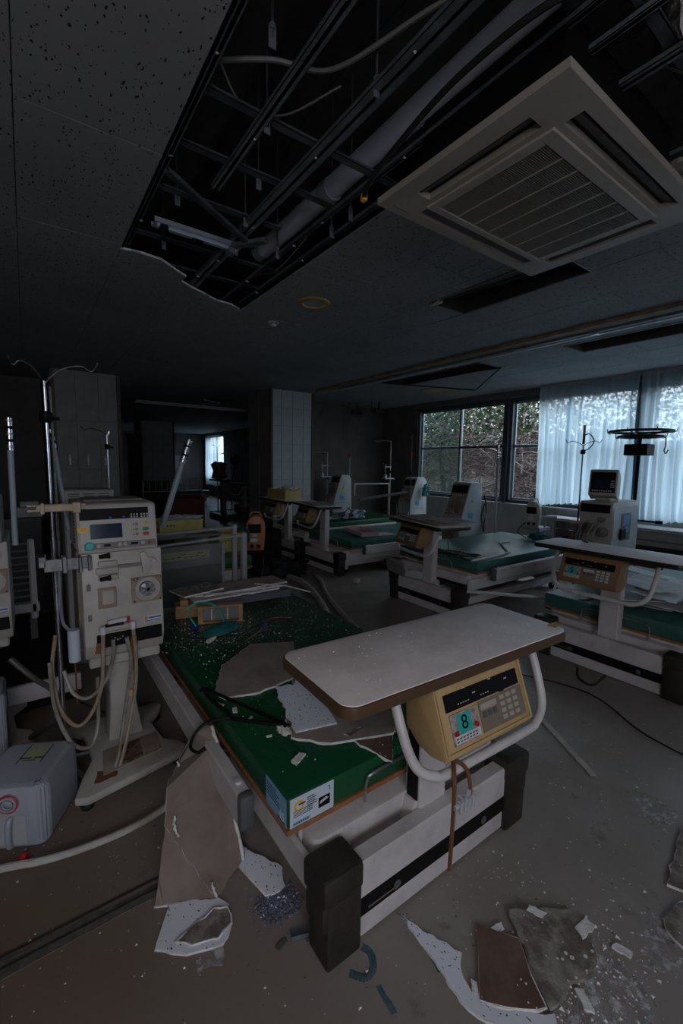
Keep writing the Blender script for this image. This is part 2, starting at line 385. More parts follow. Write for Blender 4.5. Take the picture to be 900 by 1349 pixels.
g = G(); g.box(-4.15, -4, -2.6, 20.15, 0, 3.4); struct(g.obj('wall_left', WALLD))
g = G(); g.box(-4, -2.2, -2.75, -2.6, 0, 3.4); g.box(.6, 6.74, -2.75, -2.6, 0, 3.4); g.box(-2.2, .6, -2.75, -2.6, 0, .95); g.box(-2.2, .6, -2.75, -2.6, 2.55, 3.4)
struct(g.obj('wall_front', WALLD))
g = G(); g.box(-4, .25, 8.3, 8.42, 0, 3.4); wl_ = struct(g.obj('wall_back_left', WALLD))
g = G(); g.box(-4, .25, 8.27, 8.3, 0, 1.28); g.box(-4, .25, 8.25, 8.3, 1.28, 1.31); g.obj('dado_panel', mat('dark_dado', (.05,.048,.046), .6), wl_)
# columns
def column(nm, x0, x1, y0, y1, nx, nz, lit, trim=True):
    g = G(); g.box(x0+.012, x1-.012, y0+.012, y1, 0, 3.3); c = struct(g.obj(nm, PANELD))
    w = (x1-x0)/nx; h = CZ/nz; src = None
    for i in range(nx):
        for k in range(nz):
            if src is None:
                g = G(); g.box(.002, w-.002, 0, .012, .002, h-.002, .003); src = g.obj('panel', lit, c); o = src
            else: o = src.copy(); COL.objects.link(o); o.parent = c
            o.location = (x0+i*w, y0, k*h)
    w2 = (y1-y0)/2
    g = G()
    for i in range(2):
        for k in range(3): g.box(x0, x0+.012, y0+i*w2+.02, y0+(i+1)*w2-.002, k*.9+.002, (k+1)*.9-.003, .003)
    g.obj('side_panel', PANELD, c)  # sides use the darker panel copy, shade put into the colour
    if trim:
        g = G()
        for x in (x0-.008, x1-.042): g.box(x, x+.05, y0-.012, y0+.03, 0, CZ, .004)
        g.obj('corner_trim', BRWOOD, c)
    g = G(); g.box(x0-.01, x1+.01, y0-.015, y0+.02, 0, .07); g.obj('skirting', BLACKP, c)
    return c
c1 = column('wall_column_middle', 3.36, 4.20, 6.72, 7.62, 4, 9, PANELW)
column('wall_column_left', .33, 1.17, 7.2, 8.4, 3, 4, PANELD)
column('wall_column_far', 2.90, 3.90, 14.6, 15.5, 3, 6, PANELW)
g = G(); g.box(2.56, 2.88, 14.7, 14.8, 0, 2.3); struct(g.obj('door_1', mat('dark_door', (.03,.022,.018), .5)))
# wire outline hanger on the dark side of the middle column
g = G(); g.tube([(3.345, 7.15, 1.85), (3.345, 7.15, 1.62), (3.345, 6.93, 1.62), (3.345, 6.93, 1.88)], .005, 6)
tag(g.obj('wire_bracket', CABLE), 'thin dark wire bracket on the shaded side of the middle column', 'bracket')
for k, x in enumerate((.50, .72, .94)):
    g = G(); g.box(x, x+.018, 7.17, 7.188, 1.42, 1.56, .004); g.cyl((x+.009, 7.16, 1.50), (x+.009, 7.19, 1.50), .014, 8)
    tag(g.obj('wall_socket_strip', STEEL), ['leftmost', 'middle', 'rightmost'][k]+' of three thin metal sockets on the left column', 'socket', 'sockets on the left column')

# ceiling slab, and the boards of the suspended ceiling
g = G(); g.box(-4, 6.8, -2.6, 20.2, 3.40, 3.55); ce = struct(g.obj('ceiling', CONC))
holes = [(.515, 1.485, -2.5, 2.89), (1.485, 2.30, -2.5, 1.55), (2.2, 3.425, -2.5, .86), (2.56, 2.95, 1.44, 2.44), (4.52, 4.90, .6, 2.43), (4.45, 4.86, 3.42, 5.12), (3.0, 3.5, 8.6, 9.4)]
def sub(r, h):
    x0, x1, y0, y1 = r; a, b, c, d = h
    if a >= x1 or b <= x0 or c >= y1 or d <= y0: return [r]
    o = []
    if a > x0: o.append((x0, a, y0, y1))
    if b < x1: o.append((b, x1, y0, y1))
    m0, m1 = max(x0, a), min(x1, b)
    if c > y0: o.append((m0, m1, y0, c))
    if d < y1: o.append((m0, m1, d, y1))
    return o
rr = random.Random(4); far = G(); TW, TH = .485, .91
xs = [.03+TW*k for k in range(-8, 14)]
for ix, x in enumerate(xs):
    x1 = min(x+TW, WX); x0 = max(x, -4)
    if x1-x0 < .05: continue
    off = 1.98 + (0 if ix % 2 == 0 else TH/2)
    for iy in range(-6, 21):
        y0 = off+iy*TH; y1 = y0+TH
        if y1 < -2.5 or y0 > 20: continue
        if iy in (0, 1) and abs(x-.515) < .01: continue       # broken boards, built below
        rs = [(x0, x1, y0, min(y1, 20))]
        for h in holes: rs = [q for r in rs for q in sub(r, h)]
        for q in rs:
            if q[1]-q[0] < .02 or q[3]-q[2] < .02: continue
            if abs(x-1.0) < .01 and q[2] < 3.6 and q[3] > 2.85:      # board eaten away up to the jagged line
                if q[3] < 3.3: continue
                q = (q[0], q[1], 3.60, q[3])
            if -.1 < q[2] < 7.2 and x > -2:
                g = G(); g.box(q[0]+.0015, q[1]-.0015, q[2]+.0015, q[3]-.0015, CZ+rr.uniform(0, .0015), CZ+.012, .0012)
                g.obj('ceiling_tile', TILE, ce)
            else: far.box(q[0]+.0015, q[1]-.0015, q[2]+.0015, q[3]-.0015, CZ, CZ+.012)
stuff(far.obj('distant_ceiling_tiles', TILE, ce))
for poly, s_ in (([(.515, 3.345), (.515, 2.95), (.62, 2.93), (.74, 2.955), (.86, 3.05), (.93, 3.10), (.93, 3.345)], 2),
                 ([(.93, 3.345), (.93, 3.20), (1.0, 3.25), (1.0, 3.345)], 5), ([(1.0, 3.6), (1.0, 3.28), (1.13, 3.33), (1.25, 3.40), (1.37, 3.42), (1.485, 3.5), (1.485, 3.6)], 8)):
    g = G(); g.prism(jag(poly, .008, .035, s_, keep=(0, len(poly)-1, len(poly)-2)), 'z', CZ, CZ+.011); g.obj('ceiling_tile', TILE, ce)
g = G(); g.box(.5165, .9985, 3.3465, 4.2535, CZ, CZ+.012); g.obj('ceiling_tile', TILE, ce)
# gypsum lip along the broken edge
g = G(); pts = [(.515, 2.95), (.62, 2.93), (.74, 2.955), (.86, 3.05), (.93, 3.10), (.93, 3.20), (1.0, 3.26), (1.13, 3.33), (1.25, 3.40), (1.37, 3.42), (1.485, 3.5)]
g.tube([(p[0]+rr.uniform(-.006, .006), p[1]+rr.uniform(-.006, .006), CZ+.006) for p in pts], .007, 5); g.obj('torn_board_edge', GYPS, ce)

# ------------------------------------------------------------------ above the ceiling
def bar(name, label, p, q, w, h, m, grp, double=False):
    """light-gauge channel from p to q, open upwards"""
    p = Vector(p); q = Vector(q); d = (q-p); L = d.length; d.normalize(); s_ = Vector((0, 0, 1)).cross(d).normalized(); up = d.cross(s_)
    M = Matrix((( *s_, 0), (*d, 0), (*up, 0), (0, 0, 0, 1))).transposed(); M.translation = p
    g = G(M); t = .0025
    g.box(-w/2, w/2, 0, L, 0, t); g.box(-w/2, -w/2+t, 0, L, 0, h); g.box(w/2-t, w/2, 0, L, 0, h)
    if double:
        g.box(-w/2, -w/2+.010, 0, L, h-t, h); g.box(w/2-.010, w/2, 0, L, h-t, h); g.box(-.006, .006, 0, L, 0, .005)
    o = tag(g.obj(name, m), label, 'bar', grp); return o
GM = 'metal furring strips in the ceiling opening'; GC = 'cross channels above the ceiling opening'
def fur(x, y0, y1, w, lbl):
    o = bar('furring_strip', lbl, (x, y0, CZ+.02), (x, y1, CZ+.02), w, .019, GALV, GM, True)
    k = 0; y = max(y0, .3)+.12
    while y < y1-.05:
        g = G(); g.blob((0, 0, 0), .007, (1.3, 1.0, .5), .5, 1, k); c = g.obj('plaster_crumb', GYPS, o); c.location = (x+rr.uniform(-w/3, w/3), y, CZ+.017); k += 1; y += rr.uniform(.30, .7)
fur(.545, -1, 3.30, .028, 'leftmost metal strip edging the ceiling opening beside the pitted boards')
fur(.775, -1, 2.10, .042, 'second metal strip from the left in the ceiling opening')
fur(1.035, -1, 3.42, .070, 'wide metal strip beside the grey pipe in the ceiling opening')
fur(1.315, -1, 3.50, .026, 'narrow metal strip just right of the grey pipe')
fur(1.45, -1, 3.58, .026, 'rightmost metal strip edging the ceiling opening by the air unit')
fur(1.66, -.5, .95, .040, 'metal strip above the far corner of the air unit')
fur(2.18, -.3, 1.5, .045, 'metal strip crossing above the right side of the air unit')
for k, (y, x0, x1) in enumerate(((1.62, .5, 1.9), (1.93, .50, 1.32), (2.28, .52, 1.2), (2.78, .52, 1.5), (3.12, .6, 1.5), (.62, .5, 3.3), (-.2, .5, 3.3))):
    bar('cross_channel', ['cross channel level with the near end of the air unit', 'cross channel just past the near air unit corner', 'cross channel in front of the loose lamp bracket',
        'cross channel behind the loose lamp bracket', 'cross channel at the far end of the ceiling opening', 'cross channel over the top edge of the air unit', 'cross channel overhead nearest the photographer'][k],
        (x0, y, CZ+.045), (x1, y, CZ+.045), .038, .012, GALVD, GC)
# diagonal brace that has come loose
bar('loose_brace', 'metal brace hanging diagonally across the ceiling opening', (.55, 2.06, CZ-.01), (1.12, 2.45, CZ-.015), .03, .019, GALVD, 'loose metal in the ceiling opening', True)
bar('loose_brace', 'short bent metal strip below the end of the grey pipe', (1.02, 2.52, CZ-.01), (1.13, 2.30, CZ-.03), .04, .02, GALV, 'loose metal in the ceiling opening', True)
lb = thing('lamp_bracket', 'bright metal lamp bracket lying across the left of the ceiling opening', 'bracket', (.60, 2.53, CZ-.005), R(1))
g = G(); g.box(0, .47, -.035, .035, 0, .004); g.box(0, .47, -.035, -.031, 0, .025); g.box(0, .47, .031, .035, 0, .025); g.box(.02, .45, -.012, .012, -.012, .0); g.obj('channel', mat('bright_zinc', (.62,.68,.80), .35, .6), lb)
g = G(); g.box(.03, .07, -.03, .03, -.03, 0, .004); g.cyl((.05, 0, -.03), (.05, 0, -.06), .008, 8); g.obj('lamp_holder', BLACKP, lb)
g = G(); g.box(.40, .44, -.03, .03, -.035, 0, .004); g.cyl((.455, 0, -.03), (.455, 0, .05), .01, 8); g.obj('lamp_holder', GALV, lb)
g = G(); g.box(.20, .26, -.012, .012, -.016, -.012); g.obj('slot', BLACKP, lb)
# pipes
t_ = thing('drain_pipe', 'thick grey plastic pipe running through the ceiling opening', 'pipe', (0, 0, 0))
g = G(); g.cyl((1.36, -2, 2.95), (1.36, 2.88, 2.90), .052, 20); g.obj('pipe', mat('grey_pvc', (.58,.60,.70), .45), t_)
for y_ in (2.0, 2.8): G().cyl((1.36, y_, 2.906), (1.36, y_+.08, 2.906), .058, 20).obj('coupling', mat('grey_pvc2', (.34,.35,.42), .45), t_)
g = G(); g.cyl((.72, -2, 3.15), (.72, 6, 3.15), .16, 18); tag(g.obj('air_duct', mat('dark_duct', (.07,.06,.055), .8)), 'dark round duct high in the left of the ceiling opening', 'duct')
g = G(); g.cyl((1.9, -2, 3.2), (1.75, 4, 3.2), .06, 14); tag(g.obj('wrapped_pipe', mat('dark_wrap', (.05,.045,.045), .8)), 'dark wrapped pipe above the air unit', 'pipe')
g = G(); g.lathe([(.008, 0), (.022, .004), (.026, .03), (.015, .04), (.015, .07), (.034, .08), (.034, .12), (.012, .13), (.012, .5)], (1.22, .70, CZ-.02), 16)
tag(g.obj('pipe_hanger', GALVD), 'round pipe fitting hanging at the top of the picture', 'fitting')
# hanger rods
for k, (x, y) in enumerate(((.66, 1.3), (.80, 1.62), (1.02, 1.25), (.92, 1.95), (.66, 2.3), (1.0, 2.28), (1.3, 2.5), (1.42, 2.1), (.72, 2.8), (1.4, 1.9))):
    o = thing('hanger_rod', 'thin threaded rod holding the ceiling grid in the opening', 'rod', (x, y, CZ), 0, 'threaded hanger rods in the ceiling opening')
    g = G(); g.cyl((0, 0, .03), (0, 0, .68), .0045, 6); g.obj('rod', GALVD, o); g = G(); g.cyl((0, 0, .05), (0, 0, .065), .01, 6); g.box(-.012, .012, -.002, .002, 0, .06); g.obj('clip', GALV, o)
def wire(pts, r, m, label, name='wire', cat='wire', grp=None, n=7, seg=6):
    g = G(); g.tube(smooth(pts, n), r, seg); return tag(g.obj(name, m), label, cat, grp)
wire([(.55, 1.55, 2.80), (.72, 1.42, 2.80), (.92, 1.36, 2.83), (1.06, 1.05, 2.86), (1.2, .8, 2.9)], .008, mat('grey_cable', (.20,.19,.185), .5), 'grey cable looping across the ceiling opening above the left boards', 'cable', 'cable')
wire([(.56, 1.50, 2.80), (.70, 1.62, 2.78), (.86, 1.60, 2.80), (.98, 1.40, 2.83)], .004, mat('grey_cable', (0,0,0)), 'thin grey wire below the looping cable in the ceiling opening')
wire([(.52, 1.25, 2.79), (.74, 1.14, 2.79), (.95, .98, 2.84)], .003, mat('grey_cable', (0,0,0)), 'straight thin wire near the top left of the ceiling opening')
wire([(1.33, 2.85, 2.75), (1.30, 2.5, 2.66), (1.35, 2.15, 2.78), (1.40, 2.0, 2.9)], .0022, mat('dull_yellow_wire', (.16,.14,.06), .6), 'yellowish wire hanging beside the grey pipe')
wire([(1.05, 1.1, 2.95), (1.0, 1.6, 2.90), (1.06, 2.0, 2.88), (1.3, 2.2, 2.95)], .004, CABLE, 'dark wire along the wide metal strip')
for k in range(6):
    x = 1.5+.14*k
    wire([(x, .5+.05*k, 2.95), (x+.15, .66, 2.78+.02*k), (x+.42, .60-.03*k, 2.80), (x+.7, .70-.05*k, 2.98)], .008, CABLE, 'black cable sagging above the air unit, '+['first', 'second', 'third', 'fourth', 'fifth', 'sixth'][k]+' from the left', 'cable', 'cable', 'black cables above the air unit')
for k in range(5):
    x = 2.2+.12*k
    wire([(x, .75, 2.9), (x+.05, .55+.04*k, 2.66+.03*k), (x+.22, .5, 2.8), (x+.25, .3, 3.0)], .009, GALVD, 'dusty cable looping down right of the air unit, '+['first', 'second', 'third', 'fourth', 'fifth'][k]+' from the left', 'cable', 'cable', 'dusty cables right of the air unit')
for k, (x, y) in enumerate(((1.62, .58), (1.86, .50))):
    g = G(); g.blob((x, y, 2.86), .06, (.6, .6, 1.3), .5, 2, k); tag(g.obj('insulation_lump', GYPS), ['left', 'right'][k]+' pale lump of insulation at the top right of the ceiling opening', 'insulation')
g = G(); g.prism(jag([(2.16, .90), (2.20, .70), (2.36, .66), (2.40, .90)], .02, .03, 3), 'z', CZ-.012, CZ+.006); tag(g.obj('torn_board', BACKP3), 'torn ceiling board edge right of the air unit', 'board')
g = G(); g.tube(smooth([(1.158, 1.482, 2.56), (1.13, 1.42, 2.57), (1.12, 1.30, 2.60), (1.12, 1.0, 2.66), (1.16, .7, 2.68), (1.3, .58, 2.70)], 8), .010, 8); tag(g.obj('air_unit_cable', CABLE), 'black cable lying along the upper left edge of the air unit', 'cable')
g = G(); g.box(1.148, 1.168, 1.470, 1.494, 2.545, 2.575, .003); tag(g.obj('wire_connector', YELLOWT), 'small yellow wire connector at the left corner of the air unit', 'connector')

# ------------------------------------------------------------------ air-conditioning cassette (box local: x 0..1.04, y 0..0.78)
ac = thing('air_conditioner', 'square cream cassette air conditioner hanging from the ceiling', 'air conditioner', (1.165, .66, 2.50))
AX, AY = 1.065, .745
def ring(g, x0, x1, y0, y1, a0, a1, b0, b1, z0, z1, bev=0):
    g.box(x0, x1, y0, b0, z0, z1, bev); g.box(x0, x1, b1, y1, z0, z1, bev); g.box(x0, a0, b0, b1, z0, z1, bev); g.box(a1, x1, b0, b1, z0, z1, bev)
slots = [(.07, .135, .15, .60), (.945, 1.0, .15, .60), (.17, .90, .045, .105), (.17, .90, .645, .695)]
g = G(); rs = [(0, AX, 0, AY)]
for h in slots+[(.19, .90, .17, .605)]: rs = [q for r in rs for q in sub(r, h)]
for q in rs: g.box(q[0], q[1], q[2], q[3], 0, .025)
g.obj('panel_frame', ACW, ac)
g = G(); g.box(.06, AX-.06, .05, AY-.05, .024, .04); g.box(.14, AX-.14, .10, AY-.10, .04, .30); g.obj('body', BLACKP, ac)
g = G(); ring(g, .155, .925, .125, .635, .20, .89, .175, .60, -.010, 0, .003); g.obj('grille_frame', ACW, ac)
ny = 58; src = None
for k in range(ny):
    y = .178+(.420)*(k+.5)/ny
    if src is None: g = G(); g.box(.20, .89, -.0013, .0013, -.008, .004); src = g.obj('louvre', mat('louvre_grey', (.22,.20,.18), .5), ac); o = src
    else: o = src.copy(); COL.objects.link(o); o.parent = ac
    o.location = (0, y, 0)
for k in range(1, 7):
    g = G(); x = .20+.69*k/7; g.box(x-.003, x+.003, .175, .60, -.010, -.004); g.obj('grille_bar', ACW, ac)
for (x0, x1, y0, y1, rot) in ((.17, .90, .058, .095, (R(25), 0, 0)), (.17, .90, .655, .688, (R(-25), 0, 0)), (.082, .125, .15, .60, (0, R(-25), 0)), (.952, .992, .15, .60, (0, R(25), 0))):
    g = G(); g.box(x0, x1, y0, y1, .016, .020, 0, rot=rot); g.obj('air_flap', DGREY, ac)
g = G(); g.box(.05, .12, AY-.04, AY-.034, -.002, 0); g.obj('badge', MGREY, ac)

# ------------------------------------------------------------------ ceiling fittings
t_ = thing('downlight_ring', 'round recessed ceiling light with a yellowed ring', 'ceiling light', (1.86, 2.98, CZ))
g = G(); g.lathe([(.085, 0), (.09, -.012), (.12, -.008), (.125, 0)], (0, 0, 0), 28); g.obj('ring', mat('yellowed_plastic', (.42,.26,.10), .5), t_)
g = G(); g.lathe([(.0, -.001), (.085, -.004), (.087, .001)], (0, 0, 0), 24); g.obj('lens', mat('grey_lens', (.35,.35,.34), .3), t_)
for k, (x, y, lb_) in enumerate(((1.83, 3.60, 'small white smoke detector beyond the yellowed downlight'), (1.30, 5.65, 'small dark ceiling sensor in front of the left column'), (4.30, 3.80, 'small dark ceiling sensor beside the hanging frame'))):
    t_ = thing('smoke_detector', lb_, 'detector', (x, y, CZ)); m_ = CREAM if k == 0 else DGREY
    g = G(); g.lathe([(.05, 0), (.05, -.012), (.035, -.02)], (0, 0, 0), 18); g.obj('base', m_, t_); g = G(); g.lathe([(.028, -.018), (.022, -.035), (.01, -.04)], (0, 0, 0), 14); g.obj('sensor', m_, t_)
wire([(1.80, 3.50, CZ-.01), (1.90, 3.44, CZ-.03), (2.02, 3.46, CZ-.02)], .004, GALV, 'bent wire on the ceiling beside the white smoke detector')
# light wells (missing lamps)
def well(nm, lb_, x0, x1, y0, y1):
    t_ = thing(nm, lb_, 'light fitting', ((x0+x1)/2, (y0+y1)/2, CZ)); w = (x1-x0)/2; h = (y1-y0)/2
    g = G()
    g.box(-w, w, -h, h, .11, .115); g.box(-w, -w+.004, -h, h, .0, .11); g.box(w-.004, w, -h, h, .0, .11); g.box(-w, w, -h, -h+.004, 0, .11); g.box(-w, w, h-.004, h, 0, .11)
    g.obj('housing', mat('dark_housing', (.045,.042,.042), .6), t_)
    g = G(); ring(g, -w-.012, w+.012, -h-.012, h+.012, -w, w, -h, h, -.006, 0); g.obj('rim', MGREY, t_)
    g = G(); g.box(-.03, .03, -h+.03, h-.03, .07, .11, .005); g.obj('spine', DGREY, t_)
    g = G(); g.cyl((-.06, h-.06, .05), (.05, -h+.08, .04), .006, 6); g.obj('loose_rod', GALVD, t_)
    return t_
well('empty_light_fitting', 'empty dark light recess beside the bottom corner of the air unit', 2.565, 2.945, 1.445, 2.435)
well('empty_light_fitting', 'empty dark light recess near the window at the right edge', 4.525, 4.895, .65, 2.425)
well('empty_light_fitting', 'empty dark light recess with a diffuser frame hanging from it', 4.455, 4.855, 3.425, 5.115)
t_ = thing('diffuser_frame', 'thin dark diffuser frame hanging askew from the light recess', 'frame', (4.6, 3.3, CZ))
g = G(); P_ = [(4.42, 5.12, CZ-.01), (4.86, 3.40, CZ-.01), (5.55, 4.30, CZ-.10)]; g.tube([(p[0]-4.6, p[1]-3.3, p[2]-CZ) for p in P_], .011, 6, closed=False); g.tube([(P_[0][0]-4.6, P_[0][1]-3.3, -.01), (P_[2][0]-4.6, P_[2][1]-3.3, -.10)], .011, 6)
g.obj('frame_bar', CABLE, t_)
g = G(); g.blob((-2.0, -.95, -.02), .03, (1, 1.6, .6), .5, 1, 3); o = g.obj('board_scrap', GYPS); tag(o, 'small torn scrap at the corner of the empty light recess', 'scrap'); o.location = (4.55, 3.30, CZ)
g = G(); ring(g, 5.35, 5.75, 4.85, 5.25, 5.40, 5.70, 4.90, 5.20, CZ-.012, CZ); g.box(5.40, 5.70, 4.90, 5.20, CZ-.006, CZ)
tag(g.obj('ceiling_vent', mat('yellowed_plastic', (0,0,0))), 'square yellowed ceiling vent above the first window', 'vent')
for k, (x, y) in enumerate(((5.55, 7.2), (5.75, 6.75))):
    t_ = thing('ceiling_bracket', ['left', 'right'][k]+' dark bracket on the ceiling in front of the dark back wall', 'bracket', (x, y, CZ))
    g = G(); g.cyl((0, 0, 0), (0, 0, -.16), .015, 8); g.obj('stem', CABLE, t_); g = G(); g.box(-.12, .12, -.05, .05, -.22, -.13, .02); g.tube([(-.2, 0, 0), (-.2, 0, -.2), (-.1, 0, -.24)], .006, 6); g.obj('head', CABLE, t_)
# curtain track in front of the window beds
tr = thing('ceiling_track', 'brown wooden strip and white rail running along the ceiling before the windows', 'curtain rail', (0, 0, CZ))
g = G(); g.box(3.98, 4.10, -2.4, 6.3, -.03, 0, .004); g.obj('wood_strip', mat('stained_strip', (.26,.19,.13), .7, n=(.13,.085,.05), scale=5), tr)
g = G(); g.box(4.12, 4.15, -2.4, 5.9, -.045, -.012, .003); g.obj('rail', GALV, tr)
g = G(); g.box(4.20, 4.235, -2.4, 6.2, -.045, -.012, .003); g.obj('rail', mat('white_rail', (.5,.5,.52), .4), tr)
for y in (.4, 1.15, 1.95, 2.75, 3.6, 4.4, 5.2): g = G(); g.box(4.09, 4.25, y, y+.04, -.012, 0); g.box(4.14, 4.20, y-.01, y+.05, -.055, -.012, .004); g.obj('rail_bracket', STEEL, tr)
# rail of the far half of the room
g = G(); g.box(1.9, 4.3, 9.9, 9.96, CZ-.04, CZ-.005); g.box(1.9, 4.3, 9.75, 9.86, CZ-.02, CZ); tag(g.obj('ceiling_track', mat('white_rail', (0,0,0))), 'pale rail along the ceiling of the dark far room', 'curtain rail')
g = G(); g.cyl((2.9, 8.7, CZ-.02), (3.3, 8.9, CZ-.03), .014, 8); tag(g.obj('fluorescent_tube', mat('white_rail', (0,0,0))), 'short white tube at the open ceiling hatch of the far room', 'lamp')
# ------------------------------------------------------------------ windows and curtains
ys = [6.5, 5.44, 4.42, 3.42, 2.42, 1.40, .38, -.64, -1.66]
def window(n, y1, ym, y0, dirty=False):
    o = bpy.data.objects.new('window_%d' % n, None); COL.objects.link(o); struct(o)
    Z0, Z1, ZM = .90, 2.60, 1.83
    g = G(); 
    for (a, b) in ((y0, y0+.055), (y1-.055, y1)): g.box(WX+.0, WX+.11, a, b, Z0, Z1, .004)
    g.box(WX+.0, WX+.11, y0, y1, Z0-.02, Z0+.035, .004); g.box(WX, WX+.11, y0, y1, Z1-.05, Z1+.02, .004)
    g.obj('frame', ALU, o)
    g = G(); g.box(WX-.05, WX+.03, y0, y1, Z0-.045, Z0-.02, .006); g.obj('sill', WALLW, o)
    for k, (a, b) in enumerate(((y0+.05, ym+.02), (ym-.02, y1-.05))):
        x = WX+.035+.03*k
        g = G()
        g.box(x, x+.026, a, a+.035, Z0+.03, Z1-.04, .003); g.box(x, x+.026, b-.035, b, Z0+.03, Z1-.04, .003)
        g.box(x, x+.026, a, b, ZM-.022, ZM+.022, .003); g.box(x, x+.026, a, b, Z0+.03, Z0+.07, .003); g.box(x, x+.026, a, b, Z1-.075, Z1-.04, .003)
        s_ = g.obj('sash', ALUL if k == 1 else ALU, o)
        for (c, d) in ((Z0+.07, ZM-.022), (ZM+.022, Z1-.075)):
            g = G(); g.box(x+.010, x+.014, a+.035, b-.035, c, d); g.obj('pane', GLASSD if (dirty and k == 1) else GLASS, s_)
    return o
window(1, 6.5, 5.44, 4.45, True); window(2, 4.39, 3.42, 2.45); window(3, 2.39, 1.40, .40); window(4, .36, -.64, -1.66)
window(5, 19.4, 18.4, 17.42)
g = G(); g.box(WX-.03, WX+.03, 4.39, 4.45, .88, 2.62); g.box(WX-.03, WX+.03, 2.39, 2.45, .88, 2.62); g.box(WX-.03, WX+.03, .36, .40, .88, 2.62); struct(g.obj('trim_3', ALU))
g = G(); g.box(WX-.05, WX-.001, -2.2, 6.6, 2.62, CZ, .004); struct(g.obj('trim_4', mat('pelmet_dark', (.10,.105,.12), .6)))
def curtain(label, y0, y1, ztop, zbot, amp, pleat, seed, x=WX-.13, grp='lace curtains', ragged=.03):
    r = random.Random(seed); t_ = thing('lace_curtain', label, 'curtain', (x, (y0+y1)/2, 0), 0, grp)
    bm = bmesh.new(); n = int((y1-y0)/.016); nz = 26; ph = [r.uniform(0, 6) for _ in range(4)]; V = []
    for i in range(n+1):
        u = i/n; row = []
        for k in range(nz+1):
            w = k/nz; z = ztop+(zbot-ztop)*w
            y = y0+(y1-y0)*u
            p = 2*PI*y/pleat+.8*math.sin(y*3+ph[0])+.35*math.sin(w*3+ph[1]+y*2)
            d = amp*(.35+.65*min(1, w*2))*(math.copysign(abs(math.sin(p))**.55, math.sin(p))+.4*math.sin(2.3*p+ph[2])+.25*math.sin(.31*p+ph[3]))+.012*math.sin(w*5+y*4+ph[3])
            yy = y+.012*math.sin(w*4+p*.5)
            zz = z+ (ragged*math.sin(y*5+ph[2])+.012*math.sin(p))*w
            row.append(bm.verts.new((d, yy-(y0+y1)/2, zz)))
        V.append(row)
    for i in range(n):
        for k in range(nz):
            fc = bm.faces.new((V[i][k], V[i+1][k], V[i+1][k+1], V[i][k+1])); fc.smooth = True
    me = bpy.data.meshes.new('cloth'); bm.to_mesh(me); bm.free(); me.materials.append(CURT)
    o = bpy.data.objects.new('cloth', me); COL.objects.link(o); o.parent = t_
    g = G(); g.box(-.012, .012, -(y1-y0)/2, (y1-y0)/2, ztop-.01, ztop+.03, .003); g.obj('header_tape', mat('header_grey', (.30,.32,.35), .7), t_)
    return t_
curtain('long sheer white curtain gathered over the middle window', 2.45, 3.80, 2.69, .93, .036, .082, 1)
curtain('sheer white curtain over the window at the right edge', .24, 2.43, 2.69, .86, .036, .090, 2, ragged=.05)
curtain('sheer white curtain past the right edge of the picture', -1.6, .22, 2.62, .90, .028, .12, 3)
curtain('narrow pale curtain at the far window of the dark far room', 17.5, 19.3, 2.60, .5, .05, .30, 4)
# low cabinet (convector) beneath the middle window
cb = thing('convector_cabinet', 'low pale cabinet with a dark open front under the curtained window', 'cabinet', (6.2, 2.3, 0))
g = G(); g.box(-.02, .36, -1.0, 1.22, .72, .76, .004); g.box(0, .36, 1.0, 1.2, 0, .72, .004); g.box(0, .36, -1.0, -.98, 0, .72); g.box(.30, .36, -1.0, 1.2, 0, .72); g.box(0, .3, -1, 1.2, 0, .06); g.obj('body', WALLW, cb)
g = G(); g.box(0, .02, .97, 1.0, .06, .72); g.box(0, .02, -.98, .97, .60, .62); g.obj('trim', MGREY, cb)
g = G(); g.box(.05, .28, -.9, .9, .06, .50, .01); g.obj('heater_core', BLACKP, cb)

